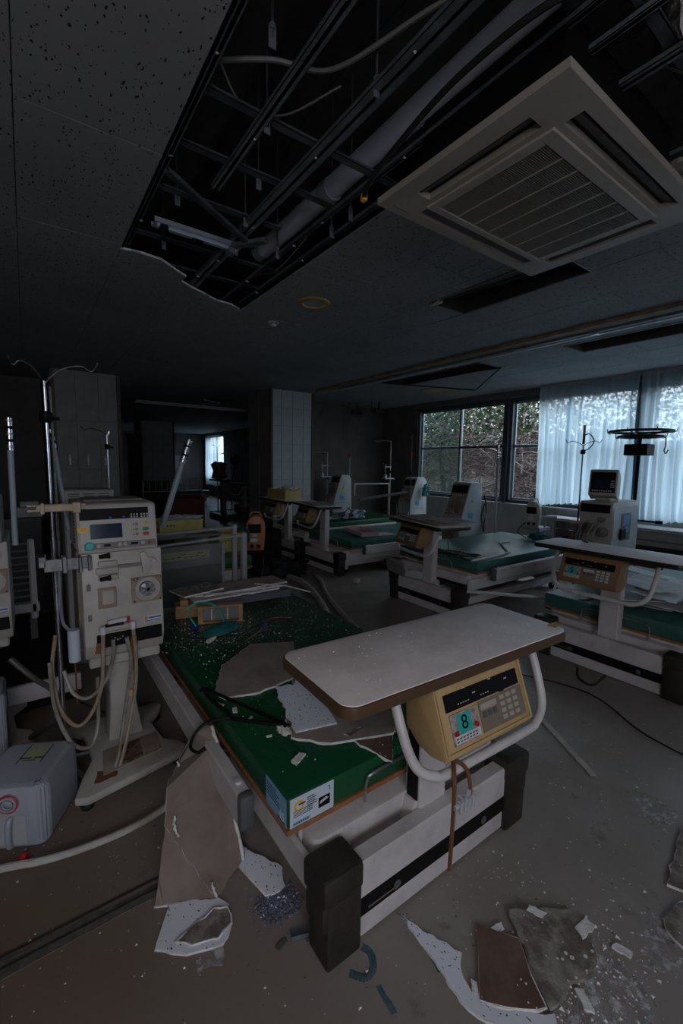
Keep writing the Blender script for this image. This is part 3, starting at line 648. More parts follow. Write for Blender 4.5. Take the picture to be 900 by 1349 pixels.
# ------------------------------------------------------------------ outside
g = G(); g.prism([(WX+.2, -.35), (9.5, -.3), (12, .3), (16, 1.3), (24, 2.6), (24, -1), (WX+.2, -1)], 'y', -14, 34)
gr = g.obj('hillside', mat('undergrowth_bank', (.010,.011,.006), .95, n=(.025,.017,.012), scale=3, mix=.5, bump=1, bscale=8)); struct(gr)
BARK = mat('pale_bark', (.19,.137,.133), .8, n=(.06,.040,.038), scale=12); BARKD = mat('dark_bark', (.03,.022,.020), .85, n=(.06,.045,.04), scale=12)
MIDBARK = mat('brown_twig_bark', (.040,.024,.022), .85, n=(.075,.05,.047), scale=12)
LEAF = mat('dark_green_leaf', (.024,.052,.016), .6, n=(.045,.085,.025), scale=4); LEAF2 = mat('ivy_leaf', (.014,.036,.012), .5, n=(.03,.06,.02), scale=5)
def tangle(label, loc, h, spread, nb, seed, leaf=0, lm=LEAF, leafz=(.5, 1), bark=BARK, low=False):
    r = random.Random(seed); t_ = thing('tree', label, 'tree', loc, 0, 'trees outside the windows')
    g = G(); g.tube([(0, 0, 0), (.08, .05, h*.35), (-.05, .1, h*.7), (.05, 0, h)], [.09, .07, .05, .02], 7); g.obj('trunk', BARKD, t_)
    gs = [G(), G()]
    for k in range(nb):
        g = gs[0] if k % 5 < 2 else gs[1]; pale = k % 5 < 2
        z = r.uniform(.02, 1)*h if not low else r.uniform(.0, .8)*h
        a = r.uniform(0, 2*PI); p = Vector((r.uniform(-.3, .3)*spread, r.uniform(-.8, .8)*spread, z))
        d = Vector((math.cos(a)*.6, math.sin(a), r.uniform(-.3, .8))).normalized(); pts = [p.copy()]
        L = r.uniform(.5, 1.5); st = L/7; bend = Vector((r.uniform(-1, 1), r.uniform(-1, 1), r.uniform(-1.2, .6)))*.28
        for j in range(7): d = (d+bend*.55+Vector((r.uniform(-1, 1), r.uniform(-1, 1), r.uniform(-1, 1)))*.16).normalized(); p = p+d*st; pts.append(p.copy())
        w = r.choice((.010, .013, .018, .028)) if pale else r.choice((.004, .006, .009)); g.tube(pts, [w*(1-.09*j) for j in range(8)], 3, cap=False)
        for q in range(2):
            j = r.randrange(2, 7); pp = pts[j]; dd = (pts[j]-pts[j-1]).normalized()+Vector((r.uniform(-1, 1),)*1+(r.uniform(-1, 1), r.uniform(-.5, 1)))*.9; dd.normalize(); tw = [pp]
            for m_ in range(4): dd = (dd+Vector((r.uniform(-1, 1), r.uniform(-1, 1), r.uniform(-.8, .8)))*.3).normalized(); pp = pp+dd*.10; tw.append(pp)
            g.tube(tw, [w*.5*(1-.15*j2) for j2 in range(5)], 3, cap=False)
    stuff(gs[0].obj('branches', bark, t_)); stuff(gs[1].obj('twigs', MIDBARK, t_))
    if leaf:
        bm = bmesh.new()
        for k in range(leaf):
            c = Vector((r.gauss(0, .45)*spread, r.gauss(0, .5)*spread, r.uniform(*leafz)*h)); s_ = r.uniform(.03, .07)
            n1 = Vector((r.uniform(-1, 1), r.uniform(-1, 1), r.uniform(-1, 1))).normalized(); n2 = n1.cross(Vector((r.random(), r.random(), r.random()+.1))).normalized()
            vs = [bm.verts.new(c+n1*s_), bm.verts.new(c+n2*s_*.5), bm.verts.new(c-n1*s_), bm.verts.new(c-n2*s_*.5)]; bm.faces.new(vs)
        me = bpy.data.meshes.new('foliage'); bm.to_mesh(me); bm.free(); me.materials.append(lm); o = bpy.data.objects.new('foliage', me); COL.objects.link(o); o.parent = t_; stuff(o)
    return t_
tangle('leafless tangle of pale branches behind the left clear window', (8.6, 7.5, -.3), 3.0, 1.1, 240, 11, 500, LEAF, (.75, 1.05))
tangle('leafless tangle of twigs right of the first window mullion', (8.9, 5.9, -.3), 3.0, 1.1, 260, 12, 900, LEAF, (.85, 1.15))
tangle('ivy-covered low bush with curling stems below the open window', (8.3, 4.75, -.3), 2.2, .7, 200, 13, 2600, LEAF2, (0, .5), low=True)
tangle('bare thicket of thin twigs behind the middle window', (9.8, 6.6, -.2), 3.0, 1.4, 260, 14, 0)
tangle('tall green tree whose crown fills the top of the left window', (12.5, 10.6, .5), 3.0, 1.6, 120, 15, 5200, LEAF, (.45, 1.05), BARKD)
tangle('tall green tree behind the mullion between the clear windows', (12.0, 8.0, .4), 2.9, 1.4, 120, 16, 4200, LEAF, (.5, 1.1), BARKD)
tangle('thin tree seen through the left part of the long curtain', (11.5, 5.6, .3), 3.2, 1.2, 110, 17, 1500, LEAF2, (.35, 1.05), BARKD)
tangle('dark tree seen through the middle of the long curtain', (12.0, 4.1, .3), 3.2, 1.3, 110, 18, 1500, LEAF2, (.35, 1.05), BARKD)
tangle('dark tree seen through the curtain at the right edge', (11.5, 2.3, .2), 2.9, 1.3, 120, 19, 1300, LEAF2, (.35, 1.1), BARKD)
tangle('dark tree beyond the right edge behind the curtain', (11.0, .2, .2), 2.7, 1.3, 90, 20, 1200, LEAF2, (.35, 1.1), BARKD)
tangle('dark bushy tree behind the frosted left pane', (11.5, 13.5, .3), 3.0, 1.6, 80, 21, 4200, LEAF2, (.2, 1.05), BARKD)
tangle('bare twiggy tree near the frosted left pane', (9.2, 9.6, -.2), 3.4, 1.2, 180, 22, 700, LEAF, (.4, 1))
# dense hedge line further up the bank
r = random.Random(5)
for k in range(8):
    y = 4.2+k*2.5
    g = G(); g.blob((0, 0, 0), 1.3, (.9, 1.2, .8), .35, 3, k)
    o = g.obj('hedge', mat('hedge_leaves', (.015,.022,.010), .9, n=(.035,.026,.02), scale=5, mix=.6, bump=1, bscale=9)); o.location = (15.5+r.uniform(-.5, .5), y, 1.5+.2*math.sin(k*1.7))
    tag(o, 'dark rounded bush on the bank behind the trees, '+['nearest', 'second', 'third', 'fourth', 'fifth', 'sixth', 'seventh', 'farthest'][k]+' along the row', 'bush', 'bushes on the bank')
# ------------------------------------------------------------------ dialysis beds
def roundrect(x0, x1, y0, y1, r, n=5):
    o = []
    for cx, cy, a0 in ((x1-r, y0+r, -90), (x1-r, y1-r, 0), (x0+r, y1-r, 90), (x0+r, y0+r, 180)):
        for k in range(n+1):
            a = R(a0+90*k/n); o.append((cx+r*math.cos(a), cy+r*math.sin(a)))
    return o
def make_bed(label, loc, rz, mz=.36, dx=0.0, tyaw=0.0, number=None, vinyl=GREEN, tan=TAN, full=True, table=True, length=2.0, group='adjustable beds with swing tables', asm=-.09):
    t = thing('hospital_bed', label, 'bed', loc, rz, group)
    # foot panel
    fp = G().box(-.39, .39, .012, .075, .150, .275, .006).box(-.39, .39, .03, .07, .085, .150).box(-.39, .39, .016, .07, .012, .085, .004).obj('foot_panel', WHITE, t)
    G().box(-.388, .388, .010, .03, .090, .152, .003).obj('black_band', BLACKP, fp)
    for x in (-.22, .24): G().lathe([(.012, 0), (.016, -.004), (.010, -.006)], (x, .010, .12), 12, 'y').obj('screw_cover', DGREY, fp)
    if full:
        for k in range(16): pass
        G().box(-.34, -.20, .0085, .010, .108, .112).obj('print_strip', MGREY, fp)
    for s_ in (-1, 1):
        g = G(); a, b = sorted((s_*.375, s_*.505)); g.box(a, b, -.004, .105, 0, .245, .012, 2)
        a2, b2 = sorted((s_*.372, s_*.522)); g.box(a2, b2, -.010, .115, .215, .308, .016, 2); g.box(*sorted((s_*.49, s_*.520)), .0, .10, .13, .22, .012, 2)
        g.obj('corner_bumper', DARKBR, t)
    # base
    g = G(); g.box(-.42, .42, .10, .16, .10, .21, .005); g.box(-.40, -.34, .12, length, .10, .18, .004); g.box(.34, .40, .12, length, .10, .18, .004); g.box(-.42, .42, length-.06, length, .08, .22, .005); g.obj('base_frame', WHITE, t)
    g = G()
    for y in (.55, 1.0): g.box(-.30, .30, y, y+.05, .12, .17)
    g.box(-.28, -.24, .5, 1.6, .16, mz-.06, 0, rot=(R(6), 0, 0)); g.box(.24, .28, .5, 1.6, .16, mz-.06, 0, rot=(R(6), 0, 0)); g.obj('lift_linkage', DGREY, t)
    for x in (-.36, .36):
        for y in (.22, length-.1):
            c = G().cyl((x-.015, y, .045), (x+.015, y, .045), .045, 14).obj('castor', BLACKP, t)
            G().box(x-.025, x+.025, y-.025, y+.025, .05, .11, .004).obj('castor_fork', WHITE, c)
    # deck
    z0 = mz-.16
    g = G(); g.box(-.48, .48, .20, length+.08, z0+.035, mz-.02, .006)
    g.prism(roundrect(-.47, .46, .125, .28, .035), 'z', z0+.03, mz-.045, .006)
    g.obj('bed_frame', WHITE, t)
    g = G(); g.box(-.46, .46, .085, .112, .17, .225, .004); g.box(-.505, -.485, .10, length, z0-.02, z0+.09, .004); g.box(.485, .505, .10, length, z0-.02, z0+.09, .004); g.box(-.46, -.43, .2, length, z0-.03, z0+.04); g.box(.43, .46, .2, length, z0-.03, z0+.04); g.obj('frame_rail', WHITE2, t)
    G().box(-.545, .545, .165, length+.12, mz-.018, mz, .004).obj('deck_board', PLY, t)
    m = G().box(-.540, .540, .172, length+.115, mz, mz+.105, .012, 2).obj('mattress', vinyl, t)
    # side guards folded down
    for s_ in (-1, 1):
        g = G(); a, b = sorted((s_*.575, s_*.625)); g.box(a, b, .36, length-.1, mz-.085, mz+.03, .006); sg = g.obj('side_guard', WHITE, t)
        G().box(a-.002, b+.002, .335, .375, mz-.09, mz+.035, .014, 2).obj('end_cap', DGREY, sg)
        g = G(); 
        for y in (.7, 1.4): g.box(*sorted((s_*.47, s_*.60)), y, y+.06, mz-.07, mz-.03)
        g.obj('guard_bracket', DGREY, sg)
        G().cyl((s_*.60, .42, mz+.03), (s_*.60, .42, mz+.04), .012, 10).obj('screw_cover', WHITE2, sg)
    # bent retaining rod at the foot
    p = smooth([(-.23, .17, mz-.05), (-.23, .165, mz+.03), (-.20, .155, mz+.065), (.0, .155, mz+.07), (.20, .155, mz+.065), (.23, .165, mz+.03), (.23, .17, mz-.05)], 5)
    G().tube(p, .006, 8).obj('retaining_rod', STEEL, t)
    if not table: return t
    # table post
    g = G(); g.box(-.065, .07, .062, .14, .22, .88, .006); g.prism([(-.10, .22), (.10, .22), (.08, .30), (-.08, .30)], 'y', .075, .16, .004); po = g.obj('table_post', WHITE, t)
    G().box(-.070, -.064, .075, .125, .30, .86).obj('post_trim', BLACKP, po)
    # table assembly in its own matrix
    MT = Matrix.Translation((dx, .0, 0)) @ Matrix.Rotation(tyaw, 4, 'Z')
    g = G(MT); g.prism(roundrect(-.48, .48, -.185, .185, .045), 'z', .895, .926, .003); tt = g.obj('table_top', EDGE if tan is TAN else EDGEB, t)
    g = G(MT); g.prism(roundrect(-.474, .474, -.179, .179, .041), 'z', .924, .929, .001); g.obj('laminate', TOPW, tt)
    g = G(MT); g.box(-.30, .30, -.05, .12, .87, .895); g.cyl((-.32, -.02, .86), (.32, -.02, .86), .012, 10); g.obj('table_bracket', DGREY, tt)
    # guard tube
    MT = MT @ Matrix.Translation((asm, 0, 0))
    q = [(x_+.08, y_, z_) for x_, y_, z_ in ((-.31, -.04, .885), (-.325, -.08, .84), (-.318, -.13, .72), (-.295, -.155, .66), (-.245, -.168, .628), (-.18, -.172, .618), (.18, -.172, .618), (.245, -.168, .628), (.295, -.155, .66), (.318, -.13, .72), (.325, -.08, .84), (.31, -.04, .885))]
    g = G(MT); g.tube(smooth(q, 5), .0148, 12); gt = g.obj('guard_tube', WHITE2, t)
    # control box : side profile in (y,z)
    pr_ = [(-.145, .887), (-.215, .700), (-.207, .685), (-.15, .674), (-.10, .682), (-.045, .72), (-.035, .887)]
    x0, x1 = -.165, .225
    g = G(MT); g.prism(pr_, 'x', x0, x1, .007); cb_ = g.obj('control_box', tan, t)
    top = Vector((0, -.145, .887)); bot = Vector((0, -.215, .700)); dv = (bot-top); H = dv.length; dv.normalize(); nv = Vector((1, 0, 0)).cross(dv).normalized()
    if nv.y > 0: nv = -nv
    # face frame: X right, Y up along the slant, Z outward
    F = Matrix(((1, 0, 0), tuple(-dv), tuple(nv))).transposed().to_4x4(); F.translation = Vector(((x0+x1)/2, 0, 0))+(top+bot)/2+nv*.0005
    F = MT @ F; w, h = (x1-x0)/2, H/2; FS = F.copy(); F = F @ Matrix.Diagonal((.90, .86, 1, 1)); w, h = w/.90, h/.86
    g = G(F); ring(g, -w+.004, w-.004, -h+.004, h-.004, -w+.014, w-.014, -h+.014, h-.014, 0, .004, .001); g.obj('face_bezel', tan, cb_)
    G(F).box(-w+.032, w-.035, .018, .072, 0, .003).obj('display', BLACKP, cb_)
    g = G(F)
    for (a, b) in ((-.10, .073), (-.055, .046), (.03, .068), (.11, .05)): g.box(a, a+.014, b, b+.004, .003, .0035)
    for k in range(9): g.box(-.13+k*.012+(.05 if k > 4 else 0), -.124+k*.012+(.05 if k > 4 else 0), .030, .033, .003, .0035)
    g.obj('display_print', PAPER, cb_)
    pn = G(F).box(-w+.040, -.050, -.088, .008, 0, .0035).obj('card_holder', mat('stained_card', (.42,.38,.37), .6, n=(.22,.15,.12), scale=60), cb_)
    if full:
        G(F).box(-w+.067, -.085, -.058, .002, .0035, .0042).obj('number_card', TEALK, pn)
        G(F).box(-w+.046, -.053, -.084, -.060, .0035, .0045).obj('card_label', PAPER, pn)
        g = G(F); g.lathe([(.009, 0), (.009, .001)], (0, 0, 0), 10) if False else None
        g.box(-w+.046, -w+.064, -.058, -.044, .0035, .0044, .004); g.box(-.074, -.060, -.056, -.040, .0035, .0044, .004); g.obj('red_mark', RED, pn)
        g = G(F)
        for k in range(7): g.box(-w+.050+k*.0145, -w+.061+k*.0145, -.070, -.066, .0045, .0048); g.box(-w+.050+k*.0145, -w+.059+k*.0145, -.079, -.075, .0045, .0048)
        g.obj('card_print', INK, pn)
        if number: text('number', number, .062, BLACKP, F @ Matrix.Translation((-w+.067+( -.085+w-.067)/2, -.028, .0048)), pn)
    kp = G(F).box(-.040, w-.028, -.088, .012, 0, .002).obj('keypad', mat('grey_brown_overlay', (.20,.155,.12), .4), cb_)
    if full:
        for i in range(3):
            for j in range(4):
                G(F).box(.065+i*.034, .088+i*.034, -.075+j*.022, -.060+j*.022, .002, .005, .0015).obj('key', PAPER if tan is not TAN else mat('beige_key', (.40,.35,.30), .5), kp)
        G(F).box(-.032, .048, -.018, .002, .002, .0035).obj('key_label', PAPER if tan is not TAN else mat('beige_key', (0,0,0)), kp)
        for i in range(3):
            G(F).box(-.030+i*.026, -.010+i*.026, -.044, -.024, .002, .005, .0015).obj('key', DGREY, kp)
    else:
        g = G(F)
        for i in range(3):
            for j in range(4): g.box(.065+i*.034, .088+i*.034, -.075+j*.022, -.060+j*.022, .002, .005)
        g.obj('key_block', PAPER, kp)
    G(F).box(.075, .10, .014, .020, 0, .002).obj('badge', BLACKP, cb_)
    return t
BX = 3.30
bed1 = make_bed('nearest green bed with its swing table and tan control box numbered 8', (1.145, .93, 0), 0, .355, -.085, R(-2), '8', asm=0)
bed2 = make_bed('green bed at the right edge under a swing table with box numbered 5', (BX, 1.35, 0), R(-90), .35, .01, 0, '5', TEALV, TAN2)
bed3 = make_bed('raised green bed behind the right one, bent white rod lying on it', (BX, 3.11, 0), R(-90), .47, .03, R(-12), None, TEALV, TAN2)
bed5 = make_bed('green bed with a pink tray on it, fourth along the window row', (BX, 5.12, 0), R(-90), .37, -.08, R(-8), None, TEALV, TAN2, False)
bed4 = make_bed('farthest green bed in the window row, beside the middle column', (BX, 6.18, 0), R(-90), .47, -.03, 0, None, GREEN, TAN2, False)
# patient labels printed on the front corner of the nearest mattress
def mlabel(name, label, M, w, h, blue):
    o = thing(name, label, 'label'); o.matrix_world = M
    G().box(0, w, 0, h, 0, .0015).obj('sheet', PAPERB if blue else mat('label_white', (.55,.60,.68), .5), o)
    g = G(); rr_ = random.Random(3)
    if blue:
        for k in range(5): g.box(.006, .006+rr_.uniform(.05, .12), h-.014-.010*k, h-.018-.010*k, .0015, .002)
        g.obj('print', mat('dark_blue_ink', (.02,.07,.18), .6), o); text('number', '45', .04, PAPER, Matrix.Translation((w-.032, .022, .002)), o)
        g = G(); g.box(w-.06, w-.01, .004, .010, .0015, .002); g.obj('print_block', INK, o)
    else:
        for k in range(7): g.box(.062, .062+rr_.uniform(.02, .045), h-.016-.007*k, h-.019-.007*k, .0015, .002)
        for k in range(4): g.box(.012, .012+rr_.uniform(.04, .07), .050-.006*k, .052-.006*k, .0015, .002)
        g.obj('print', INK, o)
        G().lathe([(.019, .0015), (.019, .002)], (.032, h-.032, 0), 18).obj('yellow_disc', YELLOWT, o)
        G().lathe([(.011, .002), (.011, .0024)], (.032, h-.032, 0), 16).obj('disc_centre', mat('label_white', (0,0,0)), o)
        g = G(); g.box(.030, .055, h-.030, h-.024, .0024, .0028); g.obj('disc_print', INK, o)
        G().box(.105, .150, .022, .058, .0015, .002).obj('picture', BLACKP, o); g = G(); g.prism([(.11, .035), (.145, .045), (.135, .052), (.112, .046)], 'z', .002, .0024); g.obj('picture_detail', PAPER, o)
        G().box(.010, .075, .004, .016, .0015, .002).obj('blue_block', PAPERB, o)
        g = G()
        for k in range(7): g.box(.014+k*.008, .019+k*.008, .007, .013, .002, .0023)
        g.obj('block_print', INK, o); g = G(); g.prism([(.135, h-.012), (.150, h-.010), (.152, h-.03), (.147, h-.028), (.147, h-.016)], 'z', .0015, .002); g.obj('mark', TEALK, o)
    return o
ML = 1.145-.54; MY = .93+.172
mlabel('printed_label', 'white printed label with a yellow disc on the foot of the nearest mattress', Matrix.Translation((ML+.008, MY-.0005, .357)) @ Matrix.Rotation(R(90), 4, 'X'), .165, .098, False)
mlabel('printed_label', 'pale blue printed label round the corner on the side of the nearest mattress', Matrix(((0, 0, -1, ML+.0005), (-1, 0, 0, MY+.150), (0, 1, 0, .357), (0, 0, 0, 1))), .142, .096, True)
g = G(); g.box(1.50, 1.55, .77, .80, .9295, .931); g.M = Matrix.Identity(4)
o = g.obj('yellow_sticker', mat('worn_yellow', (.42,.33,.05), .6, n=(.3,.25,.1), scale=60)); tag(o, 'small worn yellow sticker on the right corner of the nearest table top', 'sticker')
# rubber tubing on the guard tube of the nearest bed
t_ = thing('rubber_tubing', 'brown rubber tubing looped over the white guard tube of the nearest bed', 'tubing', (1.005, .758, .618))
cx = -.045
g = G(); g.tube(smooth([(cx-.035, -.03, -.27), (cx-.03, -.03, -.12), (cx-.03, -.03, -.02), (cx-.01, -.01, .022), (cx+.01, .01, .026), (cx+.03, -.02, .01), (cx+.035, -.035, -.04), (cx+.03, -.035, -.075)], 6), .006, 8); g.obj('tube', RUBBER, t_)
g = G(); g.cyl((cx-.035, -.035, -.075), (cx+.055, -.035, -.07), .009, 10); g.cyl((cx+.02, -.035, -.09), (cx+.03, -.035, -.045), .008, 8)
for k in range(4): g.box(cx-.02+k*.018, cx-.012+k*.018, -.05, -.02, -.095, -.06, .002)
g.obj('connector', mat('clear_connector', (.55,.55,.6), .1, alpha=.6), t_)

# other beds in the gloom
lp = thing('low_foot_panel', 'low pale foot panel before an added black box, half hidden behind the near dialysis machine', 'platform', (-.25, 3.0, 0))
G().box(-.5, .46, 0, .03, .095, .20, .004).obj('front_panel', WHITE, lp); G().box(-.5, .44, .03, 1.2, .03, .26, .01).obj('base', BLACKP, lp)  # black box put in for the darkness behind the panel
b6 = make_bed('dim green bed behind the grey head panel carrying yellow crates', (1.2, 5.75, 0), R(180), .50, 0, 0, None, GREEN, TAN2, False, False, 1.75, 'beds without swing tables')
make_bed('far green bed in front of the dark dialysis machine in the far room', (4.75, 11.3, 0), R(-90), .40, 0, 0, None, TEALV, DGREY, False, True, 2.0, 'beds of the far room')
make_bed('far bed with white rails deep in the far room', (3.2, 15.9, 0), R(-90), .36, 0, 0, None, TEALV, DGREY, False, False, 2.0, 'beds of the far room')
# head panel with two tubes
hp = thing('head_panel', 'grey bed head panel with two tubular rails and a printed plate', 'bed panel', (.8, 3.62, 0))
g = G(); g.box(-.02, .545, .03, .06, .30, .80, .006); g.obj('panel', MGREY, hp)
g = G(); g.box(-.02, .545, .026, .032, .30, .62); g.obj('lower_panel', DGREY, hp)
G().box(.545, .575, .02, .07, .05, .80, .004).obj('post', mat('blue_grey_post', (.24,.25,.27), .5), hp)
g = G(); g.cyl((-.10, .0, .815), (.735, .0, .855), .012, 10); RG = mat('dull_rail_grey', (.34,.32,.325), .45); hr = g.obj('rail', RG, hp)
g = G(); g.cyl((-.10, .10, .90), (.70, .10, .915), .012, 10); g.obj('rail', RG, hp)
G().box(.715, .765, -.025, .025, 0, .88, .008).obj('post', RG, hp); G().box(.675, .715, .08, .12, 0, .945, .008).obj('post', RG, hp)
G().box(.60, .72, .03, .07, .30, .34, .004).obj('crossbar', WHITE2, hp)
pl = G().box(.05, .44, .022, .030, .685, .755, .002).obj('plate', mat('yellowed_plate', (.30,.28,.19), .5), hp)
g = G()
for k in range(7): g.box(.07+k*.05, .10+k*.05, .020, .022, .70+.004*(k % 3), .706+.004*(k % 3)); 
for k in (.20, .215, .23, .34, .355, .37): g.box(k, k+.009, .020, .022, .728, .738)
g.obj('plate_print', INK, pl)
def crate(label, loc, rz, L, Wd, H, rim=True):
    t_ = thing('plastic_crate', label, 'crate', loc, rz, 'yellow plastic crates')
    g = G(); a = .006; g.box(-L/2, L/2, -Wd/2, Wd/2, 0, a); g.box(-L/2, L/2, -Wd/2, -Wd/2+a, 0, H, .001); g.box(-L/2, L/2, Wd/2-a, Wd/2, 0, H, .001); g.box(-L/2, -L/2+a, -Wd/2, Wd/2, 0, H, .001); g.box(L/2-a, L/2, -Wd/2, Wd/2, 0, H, .001); g.obj('tub', YCRATE, t_)
    g = G(); ring(g, -L/2-.008, L/2+.008, -Wd/2-.008, Wd/2+.008, -L/2, L/2, -Wd/2, Wd/2, H-.015, H, .002); g.obj('rim', YCRATE, t_)
    g = G(); 
    for k in range(3): g.box(-L/2+.06+k*.03, -L/2+.078+k*.03, -Wd/2-.001, -Wd/2, H*.6, H*.6+.012)
    g.obj('print', INK, t_); return t_
def crumple(name, label, cat, loc, r_, sq, m, seed, grp=None):
    g = G(); rr_ = random.Random(seed); q = bmesh.ops.create_icosphere(g.bm, subdivisions=3, radius=1)['verts']
    for v in q:
        k = 1+.32*math.sin(v.co.x*9+seed)*math.cos(v.co.y*8-seed)+rr_.uniform(-.16, .16); v.co = Vector((v.co.x*r_*sq[0]*k, v.co.y*r_*sq[1]*k, max(-.2, v.co.z)*r_*sq[2]*k+.2*r_*sq[2]))
    g._fin(q, False); o = g.obj(name, m, auto=False); o.location = loc; return tag(o, label, cat, grp)
tb = thing('tray_table', 'dim bedside shelf holding the yellow crate behind the head panel', 'table', (1.12, 4.2, .80))
G().box(-.36, .36, -.2, .2, 0, .03, .006).obj('table_top', MGREY, tb); G().box(-.03, .03, .0, .06, -.80, 0, .004).obj('post', DGREY, tb)
crate('yellow crate full of clear bags behind the near dialysis machine', (1.13, 4.2, .832), R(4), .40, .24, .13)
crumple('plastic_bag', 'crumpled clear plastic bag lying in the yellow crate behind the machine', 'bag', (1.16, 4.18, .945), .13, (1.3, .7, .35), PLASTIC, 3)
crumple('plastic_bag', 'crumpled clear film on the shelf in front of the yellow crate', 'bag', (1.02, 4.03, .83), .11, (1.3, .4, .22), PLASTIC, 4)
crate('yellow crate seen through the gap beside the grey head panel', (1.62, 4.25, .605), R(0), .26, .30, .19)
crate('yellow crate with white cloths on the table beside the middle column', (3.33, 6.19, .93), R(-84), .50, .30, .155)
crumple('white_cloth', 'crumpled white cloth heaped in the yellow crate by the middle column', 'cloth', (3.35, 6.05, 1.07), .13, (.8, 1.1, .4), mat('white_linen', (.6,.62,.66), .8), 5)
crumple('white_cloth', 'small white scrap at the far end of the yellow crate by the column', 'cloth', (3.33, 6.30, 1.075), .05, (.8, 1.3, .4), mat('white_linen', (0,0,0)), 6)

# ------------------------------------------------------------------ dialysis machines
def tube_poles(t, x, y, z0, z1, r=.010, m=CHROME, name='pole'): return G().cyl((x, y, z0), (x, y, z1), r, 12).obj(name, m, t)
def machine_near(label, loc, detail=True):
    t = thing('dialysis_machine', label, 'dialysis machine', loc, 0, 'upright dialysis machines on the left')
    # body: front plane y=0, width .34, profile (y,z)
    prof = [(.015, 1.09), (.0, .66), (.025, .60), (.42, .60), (.42, 1.24), (.40, 1.30), (.10, 1.30)]
    G().prism([(.012, 1.085), (-.004, .66), (.03, .585), (.40, .585), (.40, 1.10)], 'x', -.165, .175, .008).obj('body', CREAM, t)
    G().prism([(-.018, 1.085), (-.018, 1.11), (.012, 1.295), (.03, 1.305), (.40, 1.305), (.40, 1.085)], 'x', -.175, .155, .012).obj('console', CREAM, t)
    G().box(-.150, .155, .01, .38, .545, .59, .006).obj('skirt', CREAM, t)
    G().box(-.13, .13, .16, .36, 1.30, 1.312, .005).obj('top_plate', MGREY, t)
    g = G()
    for k in range(10): g.box(-.178, -.172, .10, .13, 1.12+k*.016, 1.127+k*.016)
    g.obj('side_vent', BLACKP, t)
    G().prism([(-.075, .07), (.095, .07), (.060, .30), (.055, .56), (-.065, .56), (-.060, .30)], 'y', .14, .30, .02).obj('column', CREAM, t)
    # base with splayed feet
    bpoly = [(-.25, -.20), (-.20, -.225), (.20, -.14), (.245, -.10), (.225, -.04), (.16, .02), (.14, .22), (.20, .30), (.23, .36), (.20, .40), (.10, .40), (-.12, .40), (-.22, .40), (-.25, .36), (-.17, .28), (-.155, .05), (-.21, -.08)]
    b = G().prism(bpoly, 'z', .055, .095, .012).obj('base', CREAM, t)
    G().prism([(-.13, -.12), (.13, -.07), (.14, .09), (-.11, .07)], 'z', .094, .099, .002).obj('base_tray', CREAMD, b)
    G().prism([(-.045, -.098), (.045, -.08), (.055, .07), (-.03, .065)], 'z', .0985, .101, .001).obj('tread', mat('rusty_tread', (.24,.17,.13), .8, n=(.08,.03,.015), scale=40, mix=.6, bump=.3), b)
    G().prism(jag([(-.17, -.15), (-.08, -.15), (-.09, -.08), (-.15, -.07)], .012, .02, 3), 'z', .0945, .0965).obj('rust_patch', mat('rust_stain', (0,0,0)), b)
    for x, y in ((-.20, -.17), (.20, -.09), (.19, .35), (-.20, .35)):
        c = G().blob((x, y, .030), .030, (1, 1, 1), 0, 2).obj('castor', mat('shiny_black', (.02,.02,.022), .15), t); G().cyl((x, y, .04), (x, y, .06), .014, 8).obj('castor_stem', DGREY, c)
    if not detail: return t
    # tilted console face
    a = Vector((0, -.018, 1.11)); c = Vector((0, .012, 1.295)); up = (c-a); H = up.length; up.normalize(); nv = Vector((1, 0, 0)).cross(up).normalized()
    if nv.y > 0: nv = -nv
    F = Matrix(((1, 0, 0), tuple(up), tuple(nv))).transposed().to_4x4(); F.translation = a
    def zz(z): return z-1.11
    pan = G(F).box(-.165, .145, -.012, .182, -.001, .0015, .003).obj('face_panel', mat('grey_cream', (.42,.40,.39), .4), t)
    G(F).box(-.162, .120, .125, .175, .001, .004).obj('lamp_strip', BLACKP, pan)
    for x in (-.041, .014): G(F).lathe([(.006, .004), (.004, .0065)], (x, .132, 0), 12).obj('blue_lamp', BLUEL, pan)
    for i in range(6):
        for j in range(2): G(F).lathe([(.0042, .004), (.0035, .0055)], (.046+i*.0125+(.006 if i > 2 else 0), .131+j*.011, 0), 8).obj('round_key', PAPER, pan)
    G(F).box(-.124, .004, .040, .106, .001, .004).obj('screen', SCREEN, pan)
    pad = G(F).box(.043, .128, .030, .112, .001, .003, .001).obj('button_pad', CREAM, pan)
    for k, (z, m_) in enumerate(((.096, YELB), (.072, GREENB), (.050, RED))):
        g = G(F); g.prism(roundrect(.090, .118, z-.008, z+.008, .007) if k else [(.092, z+.009), (.118, z+.009), (.105, z-.010)], 'z', .003, .0065); g.obj('button', m_, pad)
        G(F).lathe([(.007, .003), (.006, .006)], (.066, z, 0), 10).obj('button', MGREY, pad)
        G(F).lathe([(.003, .003), (.003, .004)], (.053, z, 0), 8).obj('button', BLACKP, pad)
    bar_ = G(F).box(-.150, .145, -.008, .022, .001, .003).obj('button_bar', MGREY, pan)
    G(F).lathe([(.019, .003), (.019, .012), (.014, .016)], (-.130, .010, 0), 18).obj('knob', TEALK, bar_)
    for x, m_ in ((-.095, CREAM), (-.009, CREAM), (.012, CREAM), (.087, CREAM), (.118, mat('brown_button', (.20,.07,.04), .5))): G(F).lathe([(.009, .003), (.008, .007)], (x, .008, 0), 12).obj('knob', m_, bar_)
    for x, w in ((-.06, .026), (.052, .030)): G(F).box(x-w/2, x+w/2, .003, .014, .003, .0045).obj('small_display', BLACKP, bar_)
